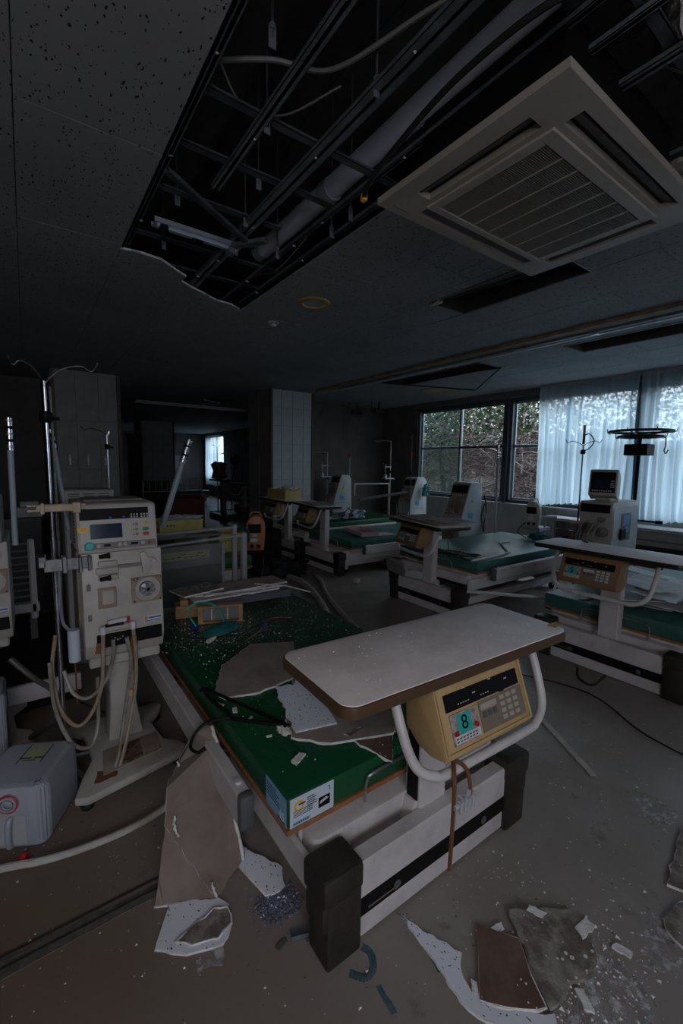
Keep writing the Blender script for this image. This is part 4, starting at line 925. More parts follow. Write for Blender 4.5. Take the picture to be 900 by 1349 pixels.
    tg = G(F).box(-.172, -.132, .073, .095, .0015, .0025).obj('number_tag', YELLOWT, pan); text('number', '17', .018, RED, F @ Matrix.Translation((-.150, .084, .0028)), tg)
    # body front fittings (front plane roughly y = 0)
    def fr(x0, x1, z0, z1, d0=-.002, d1=0.012, bev=.002): return G().box(x0, x1, d0-.004, d1, z0, z1, bev)
    G().box(-.018, .082, -.010, .01, 1.006, 1.020).obj('slide_bar', MGREY, t)
    g = G(); g.prism([(.075, 1.065), (.095, 1.075), (.112, 1.045), (.145, 1.035), (.150, 1.015), (.125, 1.005), (.112, .975), (.098, .965), (.085, .975)], 'y', -.012, .01, .003); g.lathe([(.012, -.02), (.012, -.01)], (.132, 0, 1.022), 12, 'y'); g.obj('latch', CREAM, t)
    g = G(); g.box(-.10, -.020, -.012, .01, 1.022, 1.045, .004); g.box(-.11, -.018, -.014, .01, .985, 1.015, .004); g.box(-.10, -.018, -.012, .01, .955, .98, .004); g.obj('slide_block', CREAM, t)
    for z in (1.068, .965): g = G(); g.cyl((-.095, -.015, z), (-.06, -.022, z+.004), .010, 12); g.cyl((-.062, -.022, z+.004), (-.052, -.024, z+.005), .013, 12); g.obj('clip_knob', BLACKP, t)
    # blood pump
    pm = fr(.035, .168, .828, .950).obj('pump_plate', CREAMD, t)
    G().lathe([(.055, -.006), (.055, -.014), (.048, -.014), (.046, -.008)], (.104, 0, .892), 28, 'y').obj('pump_ring', CREAM, pm)
    G().lathe([(.036, -.008), (.034, -.030), (.026, -.034)], (.100, 0, .895), 20, 'y').obj('pump_rotor', mat('clear_grey_rotor', (.35,.37,.42), .15, n=(.15,.16,.19), scale=60), pm)
    g = G()
    for k in range(3): g.box(-.032, .032, -.037, -.030, -.006, .006, .001, rot=(0, R(60*k+20), 0)); 
    ar = g.obj('rotor_arm', CHROME, pm); ar.location = (.100, 0, .895)
    for x, z in ((.045, .942), (.06, .943), (.045, .836), (.16, .836)): G().lathe([(.004, -.007), (.003, -.010)], (x, 0, z), 8, 'y').obj('screw', BLACKP, pm)
    G().box(-.105, -.030, -.0055, 0, .826, .922, .002).obj('cover_plate', CREAMD, t); G().box(-.090, -.040, -.010, 0, .842, .912, .003).obj('cover_door', CREAM, t)
    for z in (.93, .79): g = G(); g.box(-.148, -.132, -.004, 0, z-.016, z+.016, .002); g.obj('hinge_mark', MGREY, t)
    st = G().box(.083, .163, -.0055, -.003, .727, .757).obj('maker_sticker', PAPER, t)
    G().box(.086, .100, -.0062, -.0055, .736, .754).obj('sticker_print', ORANGE, st); G().box(.104, .160, -.0062, -.0055, .742, .750).obj('sticker_print', mat('blue_print', (.02,.08,.35), .5), st); G().box(.086, .160, -.0062, -.0055, .730, .734).obj('sticker_print', mat('blue_print', (0,0,0)), st)
    G().box(-.118, .163, -.008, .0, .640, .705, .004).obj('front_recess', BLACKP, t)
    for (a_, b_, c_) in ((-.125, .62, .016), (.02, .622, .012)):
        G().prism(jag([(a_, b_), (a_+.03, b_), (a_+.028, b_+.05), (a_+.004, b_+.05)], .003, .01, int(c_*1000)), 'y', -.0085, -.004).obj('rust_mark', mat('rust_stain', (0,0,0)), t)
    mf = G().box(-.110, .040, -.030, -.004, .720, .745, .006).obj('manifold', CREAM, t)
    G().cyl((-.075, -.03, .765), (.010, -.03, .768), .010, 10).obj('manifold_tube', PAPER, mf); G().cyl((-.085, -.03, .752), (-.01, -.03, .752), .008, 8).obj('manifold_tube', BLACKP, mf)
    G().cyl((.006, -.036, .755), (.010, -.036, .778), .007, 8).obj('tap', RED, mf)
    for x in (-.095, .03): G().cyl((x, -.03, .715), (x, -.03, .752), .012, 10).obj('elbow', PAPER, mf)
    hoses = [([(-.095, -.03, .72), (-.10, -.035, .62), (-.11, -.03, .48), (-.15, -.02, .36), (-.21, .0, .30), (-.27, .04, .38), (-.29, .08, .55), (-.27, .12, .70)], mat('stained_hose', (.26,.17,.10), .35, n=(.35,.30,.24), scale=15)),
             ([(-.055, -.03, .68), (-.06, -.035, .60), (-.09, -.03, .50), (-.16, -.02, .43), (-.22, .0, .46), (-.25, .03, .56)], HOSEG),
             ([(.0, -.03, .68), (.015, -.035, .58), (.0, -.04, .45), (-.03, -.06, .30), (-.06, -.09, .16), (-.08, -.10, .11)], HOSEG),
             ([(.03, -.03, .72), (.035, -.04, .60), (.03, -.04, .45), (.0, -.06, .30), (-.035, -.09, .18), (-.06, -.105, .11)], mat('stained_hose', (0,0,0))),
             ([(-.30, .06, .60), (-.29, .02, .40), (-.24, -.03, .25), (-.17, -.03, .20), (-.13, .0, .28), (-.12, .02, .50)], HOSEG)]
    for p, m_ in hoses: G().tube(smooth(p, 6), .0085, 8).obj('hose', m_, t)
    G().cyl((.004, -.042, .40), (.006, -.042, .43), .012, 10).obj('hose_joint', TAN, t)
    g = G()
    for k in range(7): g.box(-.06+k*.011, -.052+k*.011, -.012, -.008, .672+.006*math.sin(k*2), .680+.006*math.sin(k*2))
    g.obj('clear_shards', CHROME, t)
    # side holder, clamps, poles
    G().cyl((-.205, .02, .60), (-.205, .02, .745), .024, 16).obj('white_cylinder', mat('white_tube_plastic', (.50,.53,.62), .35), t)
    G().cyl((-.205, .02, .40), (-.205, .02, .60), .004, 6).obj('cylinder_rod', RUBBER, t)
    G().box(-.175, -.165, .10, .36, .62, 1.08).obj('side_panel', mat('grey_brown_side', (.20,.185,.165), .6, n=(.14,.11,.09), scale=4), t)
    g = G(); g.box(-.30, -.13, .0, .008, 1.02, 1.075, .003); g.box(-.14, -.125, -.02, .02, 1.01, 1.08, .004); g.box(-.175, -.160, -.018, .02, 1.005, 1.08, .004); g.box(-.235, -.215, -.014, .03, 1.01, 1.085, .004); g.box(-.32, -.29, .0, .06, 1.04, 1.09, .004); g.obj('chrome_clamp', CHROME, t)
    hd = G(); hd.box(-.315, -.165, .0, .03, 1.278, 1.310, .005); hd.box(-.30, -.285, -.006, .034, 1.270, 1.316, .003); hd.box(-.185, -.155, -.006, .034, 1.270, 1.316, .003)
    for z in (1.285, 1.305): hd.box(-.345, -.31, .008, .02, z-.004, z+.004, .001); hd.box(-.16, -.135, .008, .02, z-.004, z+.004, .001)
    hd.obj('pole_holder', mat('yellowed_holder', (.50,.40,.30), .5, n=(.36,.28,.2), scale=20), t)
    return t
mA = machine_near('cream dialysis machine with teal knob and blank screen beside the nearest bed', (.34, 2.2, 0))
# a second one cut by the left edge of the picture
mB = machine_near('cream dialysis machine cut off by the left edge of the picture', (-.27, 2.72, 0))
# IV stand at the near machine
def hookarm(g, c, ang, L, rise, r=.004):
    a = Vector((math.cos(ang), math.sin(ang), 0)); c = Vector(c)
    g.tube(smooth([c, c+a*L*.3+Vector((0, 0, rise*.7)), c+a*L*.7+Vector((0, 0, rise)), c+a*L*.9+Vector((0, 0, rise-.02)), c+a*L+Vector((0, 0, rise)), c+a*L*1.04+Vector((0, 0, rise+.02))], 5), r, 6)
def iv_stand(label, loc, z1, arms, base=True, m=CHROME, z0=.04, red=False, collar=None, r=.011, grp='drip stands'):
    t = thing('drip_stand', label, 'drip stand', loc, 0, grp)
    tube_poles(t, 0, 0, z0, z1*.62 if z1 > 1.2 else z1, r, m, 'pole'); 
    if z1 > 1.2: tube_poles(t, 0, 0, z1*.6, z1, r*.7, m, 'upper_pole')
    for k, (a, L, h) in enumerate(arms): g = G(); hookarm(g, (0, 0, z1-.01), a, L, h); g.obj('hook', m, t)
    zc = collar or z1*.62
    c = G().lathe([(.02, -.02), (.026, -.01), (.026, .02), (.018, .03)], (0, 0, zc), 14).obj('collar', BLACKP, t); G().cyl((.02, 0, zc), (.05, 0, zc), .008, 8).obj('knob', BLACKP, c)
    if red: G().cyl((0, 0, z1-.01), (0, 0, z1+.06), .012, 10).obj('red_tip', RED, t)
    if base:
        g = G()
        for k in range(5): a = 2*PI*k/5; g.tube([(0, 0, .07), (.22*math.cos(a), .22*math.sin(a), .05)], [.012, .010], 6); g.cyl((.22*math.cos(a), .22*math.sin(a)-.01, .022), (.22*math.cos(a), .22*math.sin(a)+.01, .022), .022, 8)
        g.obj('base', DGREY, t)
    return t
iv = iv_stand('chrome drip stand with two drooping hooks left of the near machine', (.085, 2.36, 0), 1.84, [(R(165), .12, .09), (R(-8), .20, .09)], True, CHROME, .04, False, 1.68)
G().cyl((.020, .0, 1.0), (.020, .0, 1.82), .006, 8).obj('second_rod', CHROME, iv)
G().tube(smooth([(.02, 0, 1.04), (.015, -.01, .80), (.03, -.02, .72), (.08, -.03, .70), (.13, -.04, .73)], 6), .008, 8).obj('wire_loop', STEEL, iv)
def slotted(name, label, p, q, r=.016, frac=.24, grp='grey poles with slotted chrome tips'):
    p = Vector(p); q = Vector(q); t = thing(name, label, 'pole', p, 0, grp); d = q-p; m_ = d*(1-frac); dn_ = d.normalized()
    G().tube([(0, 0, 0), m_], [r, r], 14).obj('shaft', GREYP, t)
    tip = G().tube([m_, d], [r*1.12, r*1.12], 14).obj('slotted_tip', CHROME, t)
    for k in range(5):
        c = m_+(d-m_)*((k+.5)/5); G().tube([c-dn_*.006, c+dn_*.006], [r*1.2, r*1.2], 14).obj('slot', BLACKP if k % 2 else STEEL, tip)
    return t
slotted('support_pole', 'grey pole with slotted chrome tip at the left edge of the picture', (-.053, 2.33, 1.13), (-.047, 2.33, 1.67), .0115, .25)
slotted('support_pole', 'grey pole with slotted tip leaning just right of the chrome drip stand', (.155, 2.5, 1.16), (.105, 2.5, 1.64), .010, .18)
slotted('support_pole', 'thick grey pole with slotted tip leaning right behind the near machine', (.70, 2.95, 1.08), (.885, 2.95, 1.64), .019, .26)

def machine_wedge(label, loc, rz, front=CREAMD, side=SIDEW, detail=True, sc=1.0, grp='wedge-shaped dialysis machines'):
    t = thing('dialysis_machine', label, 'dialysis machine', loc, rz, grp); w = .15
    pf = [(.0, .46), (-.01, .64), (.02, .70), (.04, .82), (.20, 1.255), (.22, 1.27), (.38, 1.27), (.44, 1.20), (.46, .46)]
    G().prism(pf, 'x', -w, w, .006).obj('body', side, t)
    a = Vector((0, .04, .82)); c = Vector((0, .20, 1.255)); up = c-a; H = up.length; up.normalize(); nv = Vector((1, 0, 0)).cross(up).normalized()
    if nv.y > 0: nv = -nv
    F = Matrix(((1, 0, 0), tuple(up), tuple(nv))).transposed().to_4x4(); F.translation = a
    fp = G(F).box(-w+.006, w-.006, .01, H-.01, -.002, .006, .003).obj('face_panel', front, t)
    G(F).box(-w+.02, w-.02, H-.14, H-.03, .006, .010, .002).obj('screen', BLACKP, fp)
    g = G(F)
    for k in range(6): g.box(-.10+k*.035, -.08+k*.035, H-.18, H-.165, .006, .010, .001)
    g.obj('key_row', PAPER, fp)
    for (x, y, r_) in ((-.06, .14, .045), (.05, .07, .036), (.07, .20, .028)): G(F).lathe([(r_, .006), (r_*.95, .020), (r_*.6, .026)], (x, y, 0), 18).obj('pump_head', MGREY, fp)
    G(F).cyl((-.11, H-.19, .01), (-.11, H-.21, .06), .010, 8).obj('knob', BLACKP, fp)
    G().box(-w+.01, w-.01, -.015, .02, .50, .64, .006).obj('lower_cover', front, t)
    G().box(-w+.03, w-.03, .08, .40, .10, .46, .01).obj('stand', side, t)
    G().box(-.20, .20, -.02, .46, .05, .10, .015).obj('base', CREAM, t)
    for x in (-.16, .16):
        for y in (.03, .41): G().cyl((x-.01, y, .026), (x+.01, y, .026), .026, 10).obj('castor', BLACKP, t)
    for s_ in (-1, 1):
        k = G().lathe([(.022, s_*(w+.0)), (.022, s_*(w+.006)), (.012, s_*(w+.006))], (0, .24, 1.02), 14, 'x').obj('side_socket', CREAMD, t)
    G().box(-w-.002, w+.002, .10, .40, .72, .725).obj('seam', DGREY, t)
    G().box(w, w+.003, .16, .26, .78, .86).obj('side_label', mat('blue_label', (.10,.22,.42), .5), t)
    for k, (x, m_) in enumerate(((-.06, HOSEG), (.0, mat('stained_hose', (0,0,0))), (.05, HOSEG))):
        G().tube(smooth([(x, -.0, .90-.04*k), (x-.02, -.06, .80), (x, -.08, .66), (x+.02, -.04, .55), (x, -.01, .50)], 5), .007, 6).obj('hose', m_, t)
    return t
mE = machine_wedge('grey-white dialysis machine standing between the raised bed and the pink-tray bed', (4.62, 3.88, 0), R(-90))
G().tube(smooth([(.17, .47, 1.1), (.19, .50, .9), (.17, .49, .7), (.19, .46, .6), (.16, .44, .8), (.18, .47, .98)], 6), .010, 8).obj('cable_bundle', CABLE, mE)
G().tube(smooth([(.17, .47, .95), (.20, .50, .72), (.19, .52, .55), (.22, .48, .42), (.18, .46, .55), (.18, .44, .80)], 6), .009, 8).obj('hose', HOSEW, mE)
mD = machine_wedge('smaller pale dialysis machine before the left window pane', (5.42, 5.66, 0), R(-90))
mC = machine_wedge('pale dialysis machine against the dark wall right of the middle column', (4.84, 7.15, 0), R(-90))
mG = machine_wedge('dark-fronted dialysis machine in the far room before the lit curtain', (6.0, 13.6, 0), R(-90), DGREY)
ivw = iv_stand('drip stand with two hooks and red band before the left window pane', (5.25, 5.30, 0), 1.90, [(R(50), .20, .08), (R(-130), .20, .08)], True, DGREY, .04, False, 1.35, .009)
G().cyl((0, 0, 1.60), (0, 0, 1.70), .016, 10).obj('red_band', RED, ivw)
for lb_, x, y, z, rd in (('white drip stand with a tray hook against the dark back wall', 5.55, 6.15, 1.93, False), ('drip stand just right of the middle column', 4.9, 7.3, 1.72, False)):
    t_ = iv_stand(lb_, (x, y, 0), z, [(R(140), .28, .01)], True, WHITE2, .04, rd, z*.7, .012)
    g = G(); g.box(-.16, .06, -.06, .06, 1.22, 1.24, .004); g.box(-.14, -.10, -.03, .03, 1.24, 1.30); g.cyl((-.12, 0, 1.26), (-.12, 0, 1.50), .006, 6); g.box(-.14, .02, -.01, .01, 1.44, 1.455); g.obj('holder_tray', mat('white_tube_plastic', (0,0,0)), t_)
t_ = slotted('support_pole', 'pale grey pole with a red tip right of the machine at the dark wall', (5.3, 7.1, 1.18), (5.3, 7.1, 1.62), .017, .10)
G().cyl((0, 0, .44), (0, 0, .50), .022, 10).obj('red_cap', RED, t_)
slotted('support_pole', 'dark grey pole with slotted tip standing before the mullion behind the bed machine', (5.22, 3.60, .02), (5.22, 3.62, 1.78), .014, .10)
iv_stand('thin drip stand in front of the left column', (.64, 4.7, 0), 1.74, [(R(170), .20, .06), (R(20), .02, .02)], True, CHROME, .04, False, 1.62, .010)
# rail section beside the dark wall
g = G(); g.cyl((4.6, 6.0, .95), (4.6, 6.0, 1.16), .012, 8); g.cyl((4.6, 6.0, 1.15), (5.3, 5.9, 1.15), .012, 8); g.cyl((5.3, 5.9, .6), (5.3, 5.9, 1.15), .012, 8); tag(g.obj('bed_rail', WHITE2), 'white tubular rail before the dark back wall', 'rail')
g = G(Matrix.Translation((4.75, 5.35, .98)) @ Matrix.Rotation(R(-28), 4, 'Z') @ Matrix.Rotation(R(-9), 4, 'Y')); g.box(-.45, .35, -.10, .10, 0, .025, .004); tag(g.obj('arm_board', MGREY), 'grey arm board sticking out left of the machine before the window', 'board')
crumple('plastic_bag', 'teal and clear bag hanging at the machine before the left window', 'bag', (5.75, 5.42, .95), .12, (.5, .5, 1.3), mat('teal_bag', (.10,.30,.32), .3), 12)

# ------------------------------------------------------------------ console machine with monitor, by the curtain
mF = thing('monitor_machine', 'boxy cream dialysis machine with a tilted monitor in front of the long curtain', 'dialysis machine', (4.50, 2.0, 0), R(-90))
w = .155
G().prism([(.06, .40), (-.02, .52), (-.02, .70), (.05, .82), (.02, 1.02), (.0, 1.10), (.02, 1.165), (.62, 1.165), (.62, .40)], 'x', -w, w, .008).obj('body', CREAM, mF)
G().prism([(.03, 1.10), (.05, .84), (.01, .72), (.60, .72), (.60, 1.12), (.03, 1.12)], 'x', w, w+.004).obj('side_panel', SIDEW, mF)
G().box(w+.003, w+.007, .20, .42, .78, 1.05, .002).obj('side_recess', DGREY, mF)
sl = G().box(w+.006, w+.009, .24, .38, .93, 1.03).obj('side_label', mat('blue_label', (0,0,0)), mF); G().box(w+.006, w+.009, .30, .38, .86, .92).obj('side_label', mat('blue_label', (0,0,0)), mF)
G().box(w+.007, w+.03, .17, .27, .80, .90, .004).obj('socket_block', BLACKP, mF)
G().box(w+.005, w+.008, .16, .30, .60, .70).obj('side_label', mat('blue_label', (0,0,0)), mF)
G().box(-w+.02, w-.02, -.012, .02, 1.06, 1.14, .004).obj('display', BLACKP, mF)
for (x, z, r_) in ((-.07, .90, .055), (.07, .87, .05), (.06, .99, .03), (-.06, .62, .05), (.06, .60, .045)): G().lathe([(r_, .06), (r_, .0), (r_*.6, -.01)], (x, 0, z), 18, 'y').obj('pump_head', MGREY if z > .7 else DGREY, mF)
G().box(-w+.01, w-.01, -.05, .05, .70, .725, .006).obj('shelf', WHITE, mF)
G().box(-.14, .14, .05, .55, .10, .40, .02).obj('stand', CREAM, mF); G().box(-.22, .22, -.05, .60, .05, .10, .02).obj('base', CREAM, mF)
for x in (-.18, .18):
    for y in (0, .55): G().cyl((x-.01, y, .026), (x+.01, y, .026), .026, 10).obj('castor', BLACKP, mF)
MM = Matrix.Translation((-.03, .20, 1.19)) @ Matrix.Rotation(R(14), 4, 'Z') @ Matrix.Rotation(R(-12), 4, 'X')
mo = G(MM); mo.prism([(-.04, .02), (-.06, .27), (-.03, .29), (.14, .25), (.16, .06), (.10, .0)], 'x', -.125, .125, .012); mo = mo.obj('monitor', CREAM, mF)
F2 = MM @ Matrix.Translation((0, -.0505, .15)) @ Matrix.Rotation(R(94), 4, 'X')
G(F2).box(-.108, .108, -.10, .105, -.004, .004, .002).obj('screen_bezel', BLACKP, mo); G(F2).box(-.07, .06, -.06, .03, .003, .006).obj('screen', SCREEN, mo)
g = G(F2)
for k in range(9): g.box(-.09+k*.02, -.078+k*.02, -.088, -.078, .004, .007)
for k in range(3):
    for j in range(4): g.box(.068+k*.012, .076+k*.012, -.05+j*.02, -.04+j*.02, .004, .007)
g.obj('screen_keys', PAPER, mo)
G().box(-.08, .06, .16, .36, 1.16, 1.20, .008).obj('monitor_foot', CREAM, mF)
G().cyl((-.05, .62, .80), (-.05, .62, .81), .01, 6).obj('rear_socket', BLACKP, mF)
g = G(); g.cyl((w, .60, .96), (w+.16, .66, .955), .010, 8); g.cyl((w+.14, .65, .955), (w+.20, .67, .953), .018, 8); g.obj('handle_bar', BLACKP, mF)
for k in range(4): G().tube(smooth([(-.10+.05*k, -.02, .95), (-.12+.05*k, -.09, .80), (-.10+.06*k, -.07, .62), (-.08+.04*k, -.02, .55)], 5), .008, 6).obj('hose', [HOSEG, CABLE, mat('stained_hose', (0,0,0)), HOSEG][k], mF)
G().cyl((-.19, -.04, .62), (-.19, -.04, .86), .026, 12).obj('filter_tube', RUBBER, mF); G().box(-.22, -.12, -.03, .0, .93, .96, .004).obj('filter_clamp', TAN, mF)
# instrument ring pole behind it
rp_ = thing('hanging_ring_stand', 'dark pole with a double hook ring before the right curtain', 'drip stand', (5.35, 1.98, 0))
G().cyl((0, 0, .05), (0, 0, 1.84), .018, 12).obj('pole', BLACKP, rp_); G().box(-.10, .10, -.11, .11, 1.63, 1.75, .006).obj('box', BLACKP, rp_)
for (r_, z) in ((.285, 1.885), (.20, 1.83)):
    n = 28; rg = G().tube([(r_*math.cos(2*PI*k/n), r_*math.sin(2*PI*k/n), z) for k in range(n)], .014, 7, closed=True).obj('ring', CABLE, rp_)
    for k in range(8):
        a = 2*PI*k/8; p = Vector((r_*math.cos(a), r_*math.sin(a), z)); o_ = Vector((math.cos(a), math.sin(a), 0))
        G().tube(smooth([p, p+o_*.02+Vector((0, 0, -.015)), p+o_*.04+Vector((0, 0, -.005)), p+o_*.045+Vector((0, 0, .025))], 4), .004, 6).obj('hook', CABLE, rg)
g = G()
for k in range(4): a = PI/2*k; g.tube([(0, 0, 1.83), (.285*math.cos(a), .285*math.sin(a), 1.885)], .007, 6)
g.obj('spoke', CABLE, rp_)
g = G(); g.box(-.25, .25, -.02, .02, .05, .08); g.box(-.02, .02, -.25, .25, .05, .08); g.lathe([(.3, .0), (.3, .03), (.05, .05)], (0, 0, 0), 16); g.obj('base', DGREY, rp_)
G().tube(smooth([(.04, -.22, 1.82), (.04, -.225, 1.74), (.04, -.215, 1.68), (.04, -.235, 1.65), (.04, -.25, 1.69)], 4), .006, 6).obj('hanging_hook', CABLE, rp_)
ivs = iv_stand('slim dark drip stand with curled arms and red tip before the long curtain', (5.05, 2.42, 0), 1.74, [(R(-60), .17, .055), (R(120), .17, .055)], True, CABLE, .04, False, 1.66, .009)
G().cyl((0, 0, 1.75), (0, 0, 1.86), .013, 10).obj('lamp_sleeve', BLACKP, ivs)
G().cyl((0, 0, 1.86), (0, 0, 1.96), .013, 10).obj('red_lens', mat('red_lens', (.5,.03,.01), .3), ivs)
G().tube(smooth([(0, 0, 1.68), (0, -.06, 1.70), (0, -.11, 1.78), (0, -.06, 1.86), (0, -.01, 1.85)], 6), .006, 6).obj('cord', CABLE, ivs)
# ------------------------------------------------------------------ loose things
def board(name, label, poly, z, mt, ms=GYPS, th=.0095, amp=.006, keep=(), seed=1, tilt=None, mb=None, cat='board', grp='broken ceiling boards', bow=0):
    """flat broken plasterboard; poly in world x,y, lying at height z; tilt=(rx,ry) about its middle"""
    cx = sum(p[0] for p in poly)/len(poly); cy = sum(p[1] for p in poly)/len(poly)
    pl = jag([(p[0]-cx, p[1]-cy) for p in poly], amp, .022, seed, keep)
    g = G(); g.prism(pl, 'z', 0, th)
    for fc in g.bm.faces:
        fc.normal_update(); fc.material_index = 0 if fc.normal.z > .5 else (2 if fc.normal.z < -.5 else 1)
    o = g.obj(name, [mt, ms, mb or TILEP], auto=False); o.location = (cx, cy, z)
    if tilt: o.rotation_euler = (R(tilt[0]), R(tilt[1]), 0)
    g2 = G(); n = len(pl); q = [(p[0], p[1], th*.5) for p in pl]
    rr_ = random.Random(seed+5); q = [(a+rr_.uniform(-.003, .003), b+rr_.uniform(-.003, .003), c+rr_.uniform(-.002, .002)) for a, b, c in q]
    g2.tube(q, .0036, 5, closed=True); e = g2.obj('torn_edge', ms, o, auto=False)
    return tag(o, label, cat, grp)
MT_ = .461
board('broken_board', 'brown-backed board with a rust stain lying on the middle of the nearest mattress', [(.64, 1.85), (.66, 1.765), (.80, 1.725), (.995, 1.76), (1.205, 2.13), (.99, 2.235), (.92, 2.19), (.76, 2.07)], MT_, BACKP, seed=2, keep=(3, 4))
board('broken_board', 'large brown-backed board on the mattress partly under the swing table', [(.76, 1.35), (.86, 1.235), (1.09, 1.15), (1.21, 1.24), (1.30, 1.50), (1.10, 1.78), (1.02, 1.82), (.92, 1.60), (.80, 1.47)], MT_+.002, BACKP, seed=3, keep=(1, 2), tilt=(-1.2, 0))
board('broken_board', 'white pitted board scrap on top of the big brown board on the mattress', [(.785, 1.365), (.945, 1.32), (1.03, 1.66), (.975, 1.70), (.945, 1.665), (.87, 1.70), (.83, 1.55)], MT_+.016, TILEP, th=.010, amp=.008, seed=5, keep=(0, 1), mb=BACKP, tilt=(1, -1))
board('broken_board', 'pointed scrap of board overhanging the foot end of the mattress', [(.93, 1.25), (.97, 1.13), (1.00, 1.055), (1.12, 1.19), (1.05, 1.25)], MT_-.002, BACKP2, amp=.008, seed=6, keep=(2, 3), tilt=(7, 2))
crumple('plaster_crumbs', 'heap of white plaster crumbs beside the white pitted scrap', 'plaster', (.765, 1.43, MT_), .032, (.7, 1.4, .4), GYPS, 8)
for k, (x, y, a) in enumerate(((.725, 1.245, .020), (.66, 1.66, .013), (.625, 1.735, .011), (.70, 1.42, .008), (.69, 1.57, .009))):
    g = G(); g.prism(jag([(-a*1.6, -a*.6), (a*1.5, -a*.7), (a*1.3, a*.6), (-a*1.2, a*.7)], a*.15, a*.4, k), 'z', 0, a*.4); o = g.obj('plaster_chip', GYPS); o.location = (x, y, MT_); o.rotation_euler = (0, 0, .5+k*.8)
    tag(o, ['largest white plaster chip near the label corner of the nearest mattress', 'white chip between the hanger and the brown board', 'small chip just under the corner of the stained board', 'tiny chip below the hanger on the mattress', 'tiny chip above the hanger arm'][k], 'chip', 'plaster chips on the nearest mattress')
# coat hanger
t_ = thing('coat_hanger', 'black plastic coat hanger hanging over the left edge of the nearest mattress', 'hanger', (.60, 1.60, .475))
g = G(); A = (.0, .0, 0); g.tube(smooth([(.0, .27, .0), (-.005, .20, .002), (.02, .05, .0), (.03, -.02, .0), (.18, -.17, 0)], 6), .008, 8); g.tube([(.18, -.17, 0), (.015, .27, 0)], .007, 8); g.blob((.0, .275, 0), .016, (1.3, 1, .6), .1, 2); g.blob((.18, -.175, 0), .012, (1.3, 1, .6), .1, 2); g.obj('frame', BLACKP, t_)
g = G(); g.tube(smooth([(.025, .0, 0), (-.03, .015, .0), (-.08, .02, -.002), (-.12, .02, -.03), (-.145, -.005, -.06), (-.13, -.045, -.065), (-.105, -.055, -.05)], 6), .006, 8); g.obj('hook', BLACKP, t_)
# leaning folded board at the bedside
V_ = {'A': (.275, 1.43, .0), 'B': (.455, 1.335, .0), 'C': (.575, 1.385, .045), 'D': (.560, 1.655, .43), 'E': (.530, 1.70, .425), 'F': (.445, 1.66, .36), 'H': (.345, 1.50, .36), 'I': (.325, 1.46, .25)}
t_ = thing('leaning_board', 'torn brown-backed ceiling board leaning against the side of the nearest bed', 'board', (.40, 1.45, 0), 0, 'broken ceiling boards')
def sheet(pts, name, m, par, th=.010, off=(.40, 1.45, 0), amp=.004, seed=1):
    rr_ = random.Random(seed); P_ = [Vector(p)-Vector(off) for p in pts]; Q = []
    for i in range(len(P_)):
        a = P_[i]; b = P_[(i+1) % len(P_)]; k = max(1, int((b-a).length/.03)); 
        for j in range(k): Q.append(a+(b-a)*(j/k)+(Vector((rr_.uniform(-amp, amp), rr_.uniform(-amp, amp), rr_.uniform(-amp, amp))) if j else Vector()))
    n = (P_[1]-P_[0]).cross(P_[2]-P_[0]).normalized()
    g = G(); A = [g.bm.verts.new(q) for q in Q]; B = [g.bm.verts.new(q-n*th) for q in Q]; N_ = len(Q)
    f1 = g.bm.faces.new(A); f2 = g.bm.faces.new(B[::-1]); f1.material_index = 0; f2.material_index = 0
    for i in range(N_): fc = g.bm.faces.new((A[i], B[i], B[(i+1) % N_], A[(i+1) % N_])); fc.material_index = 1
    bmesh.ops.recalc_face_normals(g.bm, faces=g.bm.faces[:])
    o = g.obj(name, [m, GYPS], par, auto=False); return Q
BP4 = mat('leaning_backing_paper', (.235,.185,.16), .85, n=(.17,.125,.10), scale=4, mix=.5, bump=.15, bscale=12)
sheet([V_['B'], V_['C'], V_['D'], V_['E'], V_['F'], V_['H'], V_['I']], 'upper_leaf', BP4, t_, seed=2)
sheet([V_['A'], V_['B'], V_['I']], 'lower_leaf', BP4, t_, seed=3)
def lip(pts, r_, name='torn_edge'):
    rr_ = random.Random(9); P_ = smooth([Vector(p)-Vector((.40, 1.45, 0)) for p in pts], 6); P_ = [p+Vector([rr_.uniform(-.003, .003) for _ in range(3)]) for p in P_]
    G().tube(P_, [r_*rr_.uniform(.6, 1.3) for _ in P_], 5).obj(name, GYPS, t_, auto=False)
lip([V_['C'], (.57, 1.50, .22), (.565, 1.60, .36), V_['D']], .008); lip([V_['A'], (.37, 1.38, .003), V_['B']], .006)
lip([V_['B'], (.452, 1.345, .03), (.444, 1.35, .06)], .005, 'white_tear'); lip([(.354, 1.455, .28), (.352, 1.45, .25), (.360, 1.44, .21)], .005, 'white_tear'); lip([(.405, 1.60, .375), (.41, 1.585, .34), (.42, 1.565, .30)], .005, 'white_tear')
